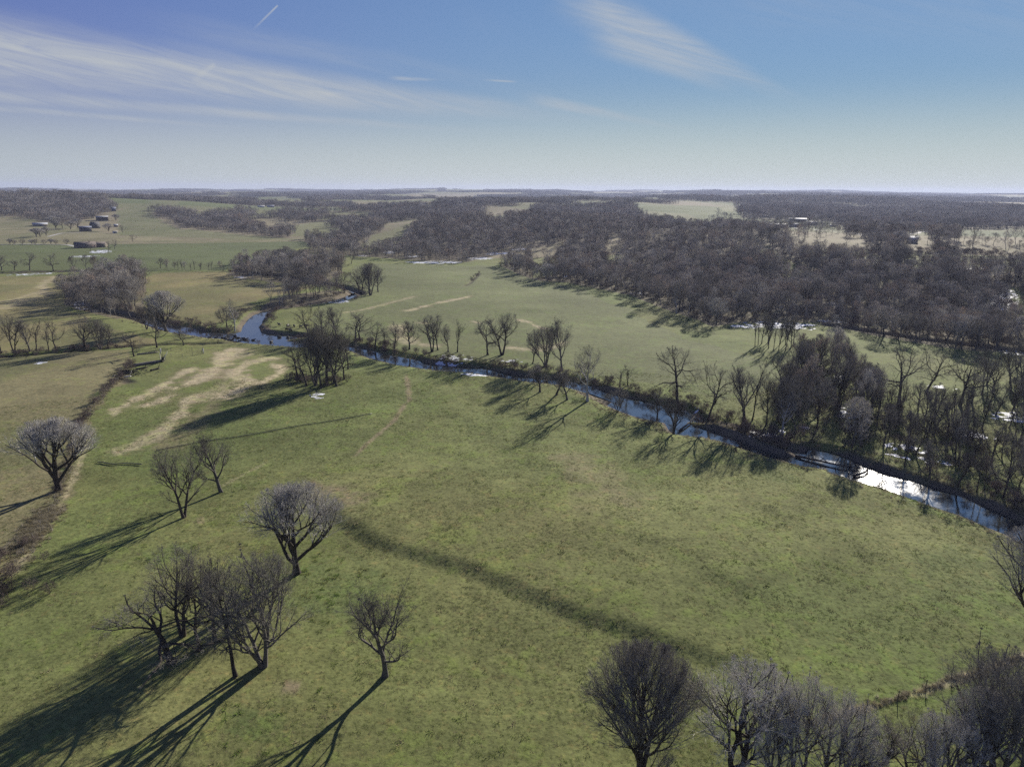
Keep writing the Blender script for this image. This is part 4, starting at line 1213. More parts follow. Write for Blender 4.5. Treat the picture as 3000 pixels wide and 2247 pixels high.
def leafmat(name, c1, c2, c3):
    m, t, out = new_mat(name)
    p = t.nodes.new('ShaderNodeBsdfDiffuse'); tr = t.nodes.new('ShaderNodeBsdfTranslucent'); ms = t.nodes.new('ShaderNodeMixShader'); ms.inputs[0].default_value = 0.35
    oi = t.nodes.new('ShaderNodeObjectInfo'); rr = N(oi.outputs['Random'])
    c = mix(ss(rr, .15, .5), c1, c2); c = mix(ss(rr, .6, .95), c, c3)
    t.links.new(c, p.inputs[0]); t.links.new(c, tr.inputs[0])
    t.links.new(p.outputs[0], ms.inputs[1]); t.links.new(tr.outputs[0], ms.inputs[2]); t.links.new(ms.outputs[0], out.inputs[0])
    return m

GRASS = leafmat('grass_tuft', (0.15, 0.19, 0.055), (0.19, 0.20, 0.085), (0.33, 0.29, 0.17))
DRY = leafmat('dry_grass', (0.27, 0.24, 0.15), (0.22, 0.19, 0.12), (0.40, 0.36, 0.29))
gm = [mesh_from('grass_tuft', *(lambda VT: (VT[0], None, VT[1]))(tuft(400 + i, 16, .28, .16, .035, 1.0)), [GRASS]) for i in range(4)]
GC = protos('grass_tuft', gm)
dm = [mesh_from('dry_tuft', *(lambda VT: (VT[0], None, VT[1]))(tuft(420 + i, 26, .32, .55, .025, .4)), [DRY]) for i in range(4)]
DC = protos('dry_tuft', dm)
X, Y, g = jgrid(60, 260, math.radians(44), 0.46, 21)
cl = fbm(X, Y, 6, 131, 3)
keep = (g.uniform(0, 1, len(X)) < (0.18 + 0.45 * sst(cl, .3, .75))) & (water_gap(X, Y) > 1.5)
X, Y = X[keep], Y[keep]; print('tufts', len(X))
s = g.uniform(.6, 1.4, len(X)) * (0.8 + .9 * (g.uniform(0, 1, len(X)) < .06))
scatter('grass', np.c_[X, Y, height(X, Y)], g.uniform(0, 6.28, len(X)), np.c_[s, s * g.uniform(.7, 1.2, len(X))], g.integers(0, 4, len(X)), GC, [], kind='stuff',
        label='rough tussocky green pasture grass', category='grass')

def along(P, n, w, seed):
    g = np.random.default_rng(seed); L = np.r_[0, np.cumsum(np.hypot(*np.diff(P, axis=0).T))]
    t = g.uniform(0, L[-1], n); X = np.interp(t, L, P[:, 0]); Y = np.interp(t, L, P[:, 1])
    return X + g.normal(size=n) * w, Y + g.normal(size=n) * w, g

dl = []
for P, n_, w in [(line([(2350, 2125), (2500, 2085), (2620, 2050), (2750, 2000), (2900, 1955), (3200, 1850)]), 420, .4),
                 (line([(390, 1060), (350, 1105), (270, 1190), (230, 1250), (205, 1340), (175, 1430), (150, 1480), (100, 1560), (50, 1640), (-30, 1720), (-120, 1850)]), 1300, .8),
                 (line([(150, 1490), (95, 1560), (60, 1610)]), 1500, 1.3)]:
    a, b, g = along(P, n_, w, 23); dl.append(np.c_[a, b])
cr = [(CENTRE[2], 5200), (CENTRE[0], 3200), (CENTRE[4], 1500)]
for (P, W), n_ in cr:
    a, b, g = along(P, n_, 6.5, 29); q = np.c_[a, b]; gp = water_gap(a, b); q = q[(gp > 1.6) & (gp < 7)]; dl.append(q)
q = np.concatenate(dl); z = height(q[:, 0], q[:, 1]); g = np.random.default_rng(31); s = g.uniform(.5, 1.3, len(q))
scatter('dry_grass', np.c_[q, z], g.uniform(0, 6.28, len(q)), np.c_[s, s], g.integers(0, 4, len(q)), DC, [], kind='stuff', label='tall dry grass along the fence rows and creek banks', category='grass')

WEED = leafmat('fresh_weed', (0.14, 0.20, 0.045), (0.17, 0.23, 0.06), (0.24, 0.24, 0.09))
wd_m = [mesh_from('weed_tuft', *(lambda VT: (VT[0], None, VT[1]))(tuft(460 + i, 20, .38, .26, .05, 1.0)), [WEED]) for i in range(3)]
WC_ = protos('weed_tuft', wd_m)
q = []
for P, w, s_ in LUSH[:4] + LUSH[5:6] + LUSH[-1:]:
    L_ = np.hypot(*np.diff(P, axis=0).T).sum(); a, b, g = along(P, int(L_ * w * 1.3), w * .8, int(L_) + 3); q.append(np.c_[a, b])
q = np.concatenate(q); q = q[(vnoise(q[:, 0], q[:, 1], 2.6, 333) > .42)]; g = np.random.default_rng(35); s = g.uniform(.5, 1.5, len(q))
scatter('weeds', np.c_[q, height(q[:, 0], q[:, 1])], g.uniform(0, 6.28, len(q)), np.c_[s, s], g.integers(0, 3, len(q)), WC_, [], kind='stuff', label='clumps of fresh bright green weeds in the pasture', category='weeds')
print('weeds', len(q))
STRAWM = leafmat('straw', (0.50, 0.43, 0.27), (0.40, 0.33, 0.20), (0.30, 0.22, 0.13))
sm_ = [mesh_from('straw_tuft', *(lambda VT: (VT[0], None, VT[1]))(tuft(440 + i, 14, .4, .10, .03, 2.2)), [STRAWM]) for i in range(3)]
SC_ = protos('straw_tuft', sm_)
q = []
for P, w, s_ in STRAW[:9] + STRAW[12:14]:
    L_ = np.hypot(*np.diff(P, axis=0).T).sum(); a, b, g = along(P, int(L_ * w * 1.5 * s_), w * .55, int(L_)); q.append(np.c_[a, b])
q = np.concatenate(q); g = np.random.default_rng(33); s = g.uniform(.5, 1.4, len(q))
scatter('straw', np.c_[q, height(q[:, 0], q[:, 1])], g.uniform(0, 6.28, len(q)), np.c_[s, s], g.integers(0, 3, len(q)), SC_, [], kind='stuff', label='scattered pale hay lying in streaks on the pasture', category='hay')
print('straw', len(q))

bt = []
for i in range(4):
    t, c, h, w = grow(seed=500 + i, H=2.6, W=3.0, clear=.04, stems=6, spread=.6, n=(5, 5, 4), ang=(36, 42, 44), up=.05, crook=.22, r0=.05, twig=.009, kmin=9)
    V, Q, MI = join_arrays([(t[0], t[1], 0), (c[0], c[1], 0)]); bt.append(mesh_from('brush', V, Q, None, [TWIG_BRUSH], True))
BC = protos('brush', bt)
bl = []
for P, n_, w, lo_, hi_ in [(line([(390, 1060), (350, 1105), (300, 1160), (270, 1190), (230, 1250), (205, 1320)]), 52, .9, .5, 1.0), (line([(205, 1340), (175, 1430), (150, 1480), (100, 1560), (50, 1640), (-60, 1760)]), 20, 1.0, .3, .6), (line([(870, 1108), (930, 1128), (1012, 1120)]), 34, 2.2, .7, 1.3),
                 (line([(0, 1640), (0, 1760), (-60, 1800)]), 34, 3, .6, 1.1), (line([(-60, 1043), (250, 1022), (400, 1012)]), 120, 1.6, .4, .9), (line([(1380, 822), (1404, 800)]), 14, 1, .5, .9)]:
    a, b, g = along(P, n_, w, 37); bl.append(np.c_[a, b, g.uniform(lo_, hi_, len(a))])
for k, n_, w, lo_, hi_ in [(2, 2000, 7, .4, 1.2), (0, 1000, 7, .4, 1.4), (4, 600, 7, .4, 1.2)]:
    P, W = CENTRE[k]; a, b, g = along(P, n_, w, 41 + k); gp = water_gap(a, b)
    dd, sd, _, _ = seg_dist(a, b, P)
    farside = np.hypot(a, b) > 0
    # the far bank of the main creek is the brushy one
    kk = (gp > 1.8) & (gp < 9) & ((sd < 0) | (g.uniform(0, 1, len(a)) < .05)) if k in (0, 2) else (gp > 1.8) & (gp < 9)
    bl.append(np.c_[a, b, g.uniform(lo_, hi_, len(a))][kk])
W = P_([(2250, 1240), (2600, 1340), (2900, 1410), (3100, 1430), (3100, 1330), (2700, 1240), (2550, 1080), (2330, 1060)])
g = np.random.default_rng(43); q = g.uniform(W.min(0), W.max(0), (450, 2)); q = q[in_poly(q[:, 0], q[:, 1], W)]; q = q[water_gap(q[:, 0], q[:, 1]) > 2]
bl.append(np.c_[q, g.uniform(.5, 1.6, len(q))])
W = WOOD_POLYS['main slope']; q = g.uniform([-150, 300], [420, 640], (5000, 2)); q = q[in_poly(q[:, 0], q[:, 1], W)]
bl.append(np.c_[q, g.uniform(.6, 1.6, len(q))])
q = np.concatenate(bl); z = height(q[:, 0], q[:, 1])
scatter('undergrowth', np.c_[q[:, :2], z], g.uniform(0, 6.28, len(q)), np.c_[q[:, 2], q[:, 2]], g.integers(0, 4, len(q)), BC, [], kind='stuff', label='leafless brush crowding the creek banks, ditches and fence row', category='brush')
print('brush', len(q))

# old snow: ragged thin sheets lying on the ground
def build_snow():
    m = simple('old_snow', (0.80, 0.82, 0.86), 0.7, 0.08, 1.5, 0.3, coords='Object')
    ell = [(2290, 955, 110, 11, 1), (2440, 942, 45, 4, .8), (2180, 958, 40, 4, .8), (1270, 769, 85, 4, 1), (1405, 758, 40, 4, 1), (1465, 744, 45, 4, 1), (1530, 731, 38, 3, .9),
           (987, 883, 38, 4, .7), (860, 833, 18, 3, .9), (930, 783, 42, 3, .8), (705, 813, 20, 3, .8), (1063, 750, 18, 2, .7), (1140, 740, 20, 4, .7), (1030, 726, 25, 2, .5),
           (2460, 1108, 18, 12, .8), (2490, 1215, 45, 24, .55), (2360, 1255, 22, 12, .5), (2960, 1222, 60, 18, .8), (2850, 1272, 60, 16, .5), (2650, 1315, 60, 12, .55), (2940, 880, 38, 34, .8), (2980, 1034, 50, 10, .9),
           (1330, 1052, 60, 13, .6), (1500, 1058, 35, 5, .5), (1400, 1098, 60, 6, .4), (120, 1064, 20, 3, .8), (930, 1160, 26, 9, .6), (1870, 860, 28, 3, .8), (1655, 811, 14, 2, .9), (2020, 1194, 28, 8, .6), (2230, 1272, 60, 12, .35), (2290, 1260, 12, 14, .7),
           (90, 804, 60, 3, .7), (250, 752, 40, 2.5, .9), (240, 893, 22, 12, .6), (770, 925, 24, 3, .5), (295, 738, 30, 5, .9), (1215, 752, 30, 3, .5), (2690, 1345, 90, 8, .4), (2580, 772, 55, 3, .5), (2850, 786, 80, 4, .4), (2760, 1135, 40, 5, .25), (650, 1035, 4, 2, .8)]
    Vs, Qs, n = [], [], 0
    centres = hits([(e[0], e[1]) for e in ell], True)
    for (u, v, a, b, dns), c in zip(ell, centres):
        zc = project(c)[2]; hw = a * zc / FPX
        dep = hits([(u, v - b), (u, v + b)]); hd = max(1.0, abs(np.hypot(*dep[0, :2]) - np.hypot(*dep[1, :2])) / 2); hd = min(hd, hw * 3 + 20)
        st = max(0.28, hw / 90); st2 = max(0.28, hd / 70)
        dirn = c[:2] / np.hypot(*c[:2]); perp = np.array([dirn[1], -dirn[0]])
        gx, gy = np.arange(-hw, hw + st, st), np.arange(-hd, hd + st2, st2)
        GX, GY = np.meshgrid(gx, gy); X = c[0] + GX * perp[0] + GY * dirn[0]; Y = c[1] + GX * perp[1] + GY * dirn[1]
        mask = 1 - np.hypot(GX / hw, GY / hd) ** 1.5
        CX = GX * .45; val = mask * .75 + (fbm(X * .6, Y, max(1.2, hw * .10), 201, 4) - .60 + dns * .10) * 4.2
        xx, yy = X.ravel(), Y.ravel(); zz = fast_h(xx, yy, True) + 0.07
        ok = (val > 0.42) & (mask > 0) & (water_gap(xx, yy).reshape(X.shape) > .2)
        nr, nc = X.shape
        for i in range(nr - 1):
            r = np.where(ok[i, :-1] & (ok[i + 1, 1:] | ok[i, 1:]))[0]
            if len(r): Qs.append(np.stack([n + i * nc + r, n + i * nc + r + 1, n + (i + 1) * nc + r + 1, n + (i + 1) * nc + r], 1))
        Vs.append(np.c_[xx, yy, zz]); n += len(xx)
    link('snow', mesh_from('snow', np.concatenate(Vs), np.concatenate(Qs), None, [m]), kind='stuff', label='ragged leftover patches of old snow', category='snow')

build_snow()

# ------------------------------------------------------------------ buildings
MET_GREY = simple('grey_metal_roof', (0.34, 0.35, 0.38), 0.75, 0.12, .6, .2, 0)
MET_BLUE = simple('blue_grey_metal', (0.17, 0.185, 0.24), 0.8, 0.12, .6, .15, 0)
RED_DARK = simple('dark_red_boards', (0.15, 0.11, 0.10), 0.85, 0.25, 1.5)
DARK = simple('dark_boards', (0.075, 0.072, 0.075), 0.85, 0.25, 1.5)
WHITE = simple('white_siding', (0.58, 0.57, 0.55), 0.8, 0.08, 1.5)
STONE = simple('tan_stone', (0.26, 0.22, 0.17), 0.85, 0.2, 2)
SHINGLE = simple('brown_shingle', (0.115, 0.095, 0.085), 0.9, 0.2, 2)
GLASS = simple('window_glass', (0.02, 0.025, 0.03), 0.08, 0.05, 1, 0.6)
DOORM = simple('door_brown', (0.06, 0.04, 0.03), 0.7, 0.1, 2)


def building(u, v, wpx, depth, hw, pitch, wall, roof, label, rz=0.0, kind='barn', doors=1, windows=3, cat='barn', chimney=False, open_side=False):
    """gable building: length along local x; its front (local -y) towards the viewer"""
    c = hits([(u, v)], True)[0]; L = wpx * 0.88 * project(c)[2] / FPX
    e = empty(kind, (c[0], c[1], c[2] - .1), math.atan2(-c[0], c[1]) + rz, label=label, category=cat)
    b = MB()
    if open_side:
        b.box((0, depth / 2 - .1, hw / 2), (L, .2, hw)); b.box((-L / 2 + .1, 0, hw / 2), (.2, depth - .4, hw)); b.box((L / 2 - .1, 0, hw / 2), (.2, depth - .4, hw))
        for i in range(7): b.box((-L / 2 + .3 + i * (L - .6) / 6, -depth / 2 + .15, hw / 2 - .02), (.25, .25, hw - .04))
    else:
        b.box((0, 0, hw / 2), (L, depth, hw))
    rh = depth / 2 * pitch
    for s in (-1, 1):
        x = s * (L / 2 - .08)
        b.add([(x - .06, -depth / 2, hw), (x - .06, depth / 2, hw), (x - .06, 0, hw + rh), (x + .06, -depth / 2, hw), (x + .06, depth / 2, hw), (x + .06, 0, hw + rh)],
              [(0, 3, 5, 2), (1, 2, 5, 4), (0, 1, 4, 3)], [(0, 2, 1), (3, 4, 5)])
    link('wall', b.mesh('wall', [wall]), e)
    for s in (-1, 1):
        o = .5; y0 = s * (depth / 2 + o); z0 = hw - o * pitch + .1; t = .18
        r = MB(); x0, x1 = -L / 2 - .5, L / 2 + .5
        r.add([(x0, y0, z0), (x1, y0, z0), (x1, s * .004, hw + rh + .1), (x0, s * .004, hw + rh + .1), (x0, y0, z0 + t), (x1, y0, z0 + t), (x1, s * .004, hw + rh + .1 + t), (x0, s * .004, hw + rh + .1 + t)],
              [(0, 1, 2, 3), (4, 7, 6, 5), (0, 4, 5, 1), (1, 5, 6, 2), (2, 6, 7, 3), (3, 7, 4, 0)])
        ro = link('roof', r.mesh('roof', [roof]), e)
        if s < 0 and chimney:
            link('chimney', MB().box((L * .22, -depth * .12, hw + rh + .4), (.8, .8, 1.8)).mesh('chimney', [STONE]), ro)
    for i in range(doors):
        x = (i - (doors - 1) / 2) * L / (doors + .6); dw = min(3.2, L * .2) if kind != 'farmhouse' else 1.1; dh = min(hw * .85, 3.2 if kind != 'farmhouse' else 2.1)
        link('door', MB().box((x, -depth / 2 - .05, dh / 2), (dw, .1, dh)).mesh('door', [DOORM]), e)
    for i in range(windows):
        x = -L / 2 + L * (i + .5) / windows
        if doors and abs(x) < 1.2: x += 2
        wf = link('window', MB().box((x, -depth / 2 - .04, hw * .58), (1.3, .08, 1.2)).mesh('window', [WHITE]), e)
        link('pane', MB().box((x, -depth / 2 - .09, hw * .58), (1.05, .03, .95)).mesh('pane', [GLASS]), wf)
    return e

building(26, 624, 18, 10, 4.5, .5, WHITE, MET_GREY, 'white-ended barn with a curved-looking roof at the edge of the left hill wood', rz=.5, windows=2)
building(150, 643, 12, 9, 3.5, .5, WHITE, MET_GREY, 'small white building below the left hill wood', kind='shed', cat='shed', windows=1)
building(118, 663, 42, 12, 3.2, .4, STONE, MET_GREY, 'low pale farmhouse with a light roof above three flat-topped trees', kind='farmhouse', cat='house', windows=5)
building(300, 646, 36, 14, 6.5, .18, RED_DARK, MET_GREY, 'tall dark open-fronted barn with a thin bright roof line', open_side=True, windows=0, doors=0)
building(333, 619, 15, 12, 6, .4, MET_BLUE, MET_BLUE, 'blue-grey shed by the valley field', kind='shed', cat='shed', windows=0)
building(251, 678, 36, 13, 6.0, .22, DARK, MET_BLUE, 'long black-sided shed in the middle of the left farm', kind='shed', cat='shed', windows=0, doors=2)
building(279, 669, 24, 12, 5.5, .8, DARK, DARK, 'steep-roofed black barn right behind the long black shed', rz=.35, windows=2)
building(337, 684, 14, 3.2, 3.0, .1, WHITE, WHITE, 'small white trailer at the right of the left farm', kind='trailer', cat='trailer', windows=1)
building(340, 665, 12, 7, 2.8, .4, STONE, MET_GREY, 'little outbuilding with a pale wall behind the trailer', kind='shed', cat='shed', windows=1)
building(250, 726, 60, 14, 3.4, .45, RED_DARK, SHINGLE, 'large dark-roofed farmhouse above the snowy yard', kind='farmhouse', cat='house', windows=6, chimney=True, rz=.1)
building(292, 724, 40, 11, 3.2, .45, STONE, SHINGLE, 'brown wing of the farmhouse beside the snowy yard', kind='farmhouse', cat='house', windows=4, rz=-.3)
building(765, 608, 22, 10, 3.5, .3, WHITE, MET_GREY, 'distant low white building, left of two on the far centre farm', kind='farmhouse', cat='house', windows=4)
building(793, 608, 22, 12, 4.0, .3, MET_BLUE, MET_BLUE, 'distant blue-grey barn, right of two on the far centre farm', windows=0)
building(1733, 638, 24, 11, 3.5, .45, WHITE, MET_GREY, 'pale house half hidden by trees on the wooded ridge', kind='farmhouse', cat='house', windows=4)
building(1872, 681, 38, 5, 2.6, .15, STONE, WHITE, 'long low pale roof among the crest trees', kind='shed', cat='shed', windows=3)
building(2268, 668, 72, 18, 4.2, .30, MET_BLUE, MET_GREY, 'long low livestock barn with a blue-grey roof on the right farm', doors=2, windows=0, rz=-.12)
building(2337, 650, 54, 26, 4.6, .16, MET_BLUE, MET_GREY, 'wide open-sided pole barn with a bright grey roof on the right farm', open_side=True, windows=0, doors=0, rz=-.05)
building(2325, 665, 28, 9, 3.6, .45, WHITE, MET_BLUE, 'white farmhouse with a slate blue roof between the two big barns', kind='farmhouse', cat='house', windows=4, rz=.1)
building(2378, 660, 30, 10, 5.5, .15, MET_BLUE, WHITE, 'grey boxy shed right of the open-sided pole barn', kind='shed', cat='shed', windows=0, rz=.1)
building(2243, 636, 18, 8, 2.5, .15, WHITE, WHITE, 'thin white-roofed shed behind the right farm', kind='shed', cat='shed', windows=0)
building(2438, 664, 14, 7, 2.5, .15, WHITE, WHITE, 'small white-roofed shelter at the right of the right farm', kind='shed', cat='shed', windows=0)
building(2672, 711, 32, 9, 3.4, .6, WHITE, MET_GREY, 'grey-blue farmhouse with steep gables in the hollow at the right', kind='farmhouse', cat='house', windows=5, chimney=True)
building(2282, 596, 22, 12, 3.5, .2, WHITE, WHITE, 'tiny distant white shed above the right farm', kind='shed', cat='shed', windows=0)

# gravel lanes and yards
GRAVEL = simple('gravel', (0.42, 0.40, 0.37), 0.95, 0.12, .5)
def lane(pts, w, name='gravel_road'):
    P = hits(pts); Q = P[:, :2]; L = np.r_[0, np.cumsum(np.hypot(*np.diff(Q, axis=0).T))]
    t = np.arange(0, L[-1], 6.0); C = np.c_[np.interp(t, L, Q[:, 0]), np.interp(t, L, Q[:, 1])]
    d = np.gradient(C, axis=0); d /= np.hypot(*d.T)[:, None]; nrm = np.c_[-d[:, 1], d[:, 0]]
    V = []
    for k in (-1, 0, 1):
        q = C + nrm * w / 2 * k; V.append(np.c_[q, height(q[:, 0], q[:, 1]) + .15])
    n_ = len(C); V = np.concatenate(V); F = [(k * n_ + i, k * n_ + i + 1, (k + 1) * n_ + i + 1, (k + 1) * n_ + i) for k in range(2) for i in range(n_ - 1)]
    link(name, mesh_from('road', V, F, None, [GRAVEL], True), kind='structure')
lane([(-60, 718), (60, 716), (200, 718), (232, 724)], 5)
lane([(140, 694), (180, 684), (240, 682)], 4)
lane([(2330, 668), (2400, 676), (2480, 682), (2540, 690)], 5)
lane([(2660, 689), (2722, 674)], 5)
lane([(2774, 657), (2823, 660)], 5)
lane([(2605, 692), (2640, 684)], 4)

# ------------------------------------------------------------------ cattle
COW = simple('black_hide', (0.018, 0.016, 0.015), 0.6, 0.2, 3, .4)
def cow_mesh(graze):
    b = MB()
    b.tube([(-.86, 0, 1.16), (-.80, 0, 1.10), (-.55, 0, 1.02), (-.1, 0, .96), (.35, 0, .98), (.62, 0, 1.06), (.80, 0, 1.14)], [.08, .27, .36, .40, .38, .30, .17], 10)
    if graze: b.tube([(.66, 0, 1.12), (.95, 0, .86), (1.10, 0, .56), (1.18, 0, .40), (1.28, 0, .16), (1.31, 0, .08)], [.25, .19, .14, .15, .09, .06], 8); hx, hz_ = 1.14, .50
    else: b.tube([(.62, 0, 1.16), (.88, 0, 1.32), (1.05, 0, 1.42), (1.16, 0, 1.40), (1.36, 0, 1.24), (1.42, 0, 1.18)], [.26, .19, .14, .15, .09, .06], 8); hx, hz_ = 1.08, 1.48
    for s in (-1, 1):
        b.tube([(.52, s * .19, .95), (.50, s * .19, .55), (.52, s * .19, .50), (.50, s * .19, .08), (.53, s * .19, 0)], [.13, .075, .07, .05, .065], 6)
        b.tube([(-.62, s * .2, 1.02), (-.50, s * .2, .72), (-.66, s * .2, .48), (-.62, s * .2, .08), (-.59, s * .2, 0)], [.19, .12, .065, .05, .065], 6)
        b.tube([(hx, s * .1, hz_), (hx - .02, s * .26, hz_ + .02)], [.05, .02], 5)
    b.tube([(-.86, 0, 1.2), (-.94, 0, .95), (-.93, 0, .55), (-.92, 0, .42)], [.04, .02, .02, .05], 5)
    return b.mesh('cow', [COW], True)
CM = [cow_mesh(False), cow_mesh(True)]
COWS = [  # u, v feet, heading (0 = facing right in view), pose, label
    (615, 994, 0.1, 0, 'black cow at the left end of the line beside the channel'), (633, 994, .1, 0, 'black cow second in the line beside the channel'),
    (654, 994, 0, 0, 'black cow third in the line, side on against the water'), (663, 995, .4, 1, 'black cow bunched just right of the third in line'),
    (671, 995, 3.2, 0, 'black cow in the middle of the tight bunch by the water'), (679, 994, .2, 0, 'black cow at the right of the tight bunch by the water'),
    (702, 1000, .1, 0, 'black cow standing alone in the shallow water'), (697, 980, .5, 1, 'black cow on the grassy tip above the crossing'),
    (719, 985, 0, 0, 'black cow side on at the near tip of the mud bar'), (712, 983, 3.1, 1, 'black cow tucked behind the one at the mud bar tip'),
    (741, 987, .1, 0, 'black cow reflected in the middle of the blue water'), (794, 996, .8, 0, 'lone black cow standing in water right of the mud bar'),
    (687, 976, 2.6, 0, 'black cow at the foot of the white-trunked tree'),
    (818, 955, 2.2, 0, 'black cow at the top left of the herd inside the bend'), (843, 958, 1.0, 1, 'black cow grazing high in the herd inside the bend'),
    (840, 966, .2, 1, 'black cow left of the lying pair in the bend pasture'), (852, 968, 2.9, 0, 'black cow at the centre of the bend pasture herd'),
    (882, 961, .6, 0, 'black cow alone at the upper right of the bend pasture'), (898, 958, 3.0, 0, 'black cow partly under the crooked tree'),
    (862, 959, 1.8, 1, 'black cow behind the centre of the herd'), (843, 980, 1.9, 1, 'black cow low in the bend pasture above the dark bank'),
    (817, 979, .3, 1, 'black cow at the inner edge of the mud bank'), (872, 976, 0, 0, 'black cow, left of three close together on the lower bank'),
    (883, 979, .1, 1, 'black cow, middle of three close together on the lower bank'), (897, 980, 3.1, 0, 'black cow, right of three close together on the lower bank')]
cb = hits([(c[0], c[1]) for c in COWS], True)
for (u, v, hd, pose, lab), p in zip(COWS, cb):
    o = link('cow', CM[pose], label=lab, category='cow', group='black cattle at the creek')
    o.location = (p[0], p[1], p[2]); o.rotation_euler = (0, 0, math.atan2(-p[0], p[1]) + hd)
    k = 1.0 + .12 * math.sin(u); o.scale = (k, k, k)
for u, v, lab in [(397, 649, 'tiny black cow in the valley field, upper one'), (452, 676, 'tiny black cow near the field entrance'), (419, 672, 'tiny black cow by the dark feeder'), (482, 678, 'tiny black cow beside the wood edge')]:
    p = hits([(u, v)], True)[0]; o = link('cow', CM[0], label=lab, category='cow', group='cows far off in the valley field'); o.location = p; o.rotation_euler = (0, 0, u)

# ------------------------------------------------------------------ logs, debris, pen, pipes, fence
def pt(u, v, dz=0.0):
    p = hits([(u, v)], True)[0]; return np.array([p[0], p[1], p[2] + dz])

def polyline_3d(a, b, n, wig, r, seed, lift=0.0):
    g = np.random.default_rng(seed); t = np.linspace(0, 1, n)[:, None]
    P = a * (1 - t) + b * t; P[:, :2] += g.normal(size=(n, 2)) * wig
    P[:, 2] = height(P[:, 0], P[:, 1]) + r * .9 + lift * np.sin(np.linspace(0, math.pi, n))
    return P

fl = empty('fallen_tree', pt(432, 1069), label='long fallen grey trunk with pale broken branches at its right end', category='fallen tree')
inv = np.array(fl.location)
a, b = pt(390, 1074), pt(478, 1060)
P = polyline_3d(a, b, 8, .15, .5, 1) - inv
link('trunk', MB().tube(P, np.linspace(.62, .42, 8), 8).mesh('log', [WOOD_OLD], True), fl)
g = np.random.default_rng(7)
for i in range(5):
    s0 = P[-1] + np.array([g.uniform(-1, .5), g.uniform(-.4, .4), .1]); d = np.array([g.uniform(.1, .9), g.uniform(-.5, .8), g.uniform(.9, 1.4)]); L = g.uniform(2, 4)
    q = [s0 + d * L * k / 4 + np.array([0, 0, 0]) + g.normal(size=3) * .1 for k in range(5)]
    link('branch', MB().tube(q, np.linspace(.2, .05, 5), 5).mesh('branch', [WOOD_WHITE if i < 3 else CHAR], True), fl)
rp = MB()
for i in range(16):
    a_ = i * .39; c0 = P[-1]; rp.tube([c0, c0 + np.array([.3 * math.cos(a_ * 3), .9 * math.cos(a_), .9 * math.sin(a_) + .3]), c0 + np.array([.6, 1.7 * math.cos(a_ + .2), 1.5 * math.sin(a_ + .2) + .3])], [.25, .12, .03], 5)
link('root_plate', rp.mesh('root_plate', [CHAR], True), fl)
for (u1, v1, u2, v2, r, mt, lab) in [(400, 1083, 432, 1078, .3, CHAR, 'dark short log in front of the long fallen trunk'), (442, 1088, 466, 1081, .35, CHAR, 'black stub of log lying alone on the grass'),
                                     (402, 1040, 466, 1034, .3, WOOD_OLD, 'grey log lying behind the dense low tree'), (330, 1104, 348, 1098, .25, WOOD_OLD, 'thin grey log at the left of the brush pile'),
                                     (365, 1106, 384, 1103, .22, WOOD_WHITE, 'pale barkless log at the front edge of the brush pile')]:
    a, b = pt(u1, v1), pt(u2, v2); o = link('log', None, label=lab, category='log') if False else None
    P = polyline_3d(a, b, 6, .12, r, u1); c0 = P[2].copy(); mb = MB().tube(P - c0, np.linspace(r, r * .7, 6), 7)
    mb.tube([P[4] - c0, P[4] - c0 + np.array([.4, .5, 1.1]), P[4] - c0 + np.array([.6, .9, 1.9])], [r * .4, r * .25, .03], 5)
    o = link('log', mb.mesh('log', [mt], True), label=lab, category='log', group='logs by the brush pile'); o.location = c0
bp_ = MB(); c0 = pt(372, 1096)
for i in range(240):
    a_ = g.uniform(0, 6.28); r = abs(g.normal()) * 3.2; s0 = np.array([r * math.cos(a_) * 1.5, r * math.sin(a_) * 1.3, max(0, 1.3 - r * .25) * g.uniform(0, 1)])
    d = g.normal(size=3); d[2] *= .3; d /= np.linalg.norm(d); L = g.uniform(.8, 3.2); bp_.tube([s0 - d * L / 2, s0 + g.normal(size=3) * .12, s0 + d * L / 2], [g.uniform(.03, .12), .06, .02], 4, False)
o = link('brush_pile', bp_.mesh('brush_pile', [CHAR], True), label='black tangled heap of branches beside the brushy fence row', category='brush pile', kind='stuff'); o.location = c0

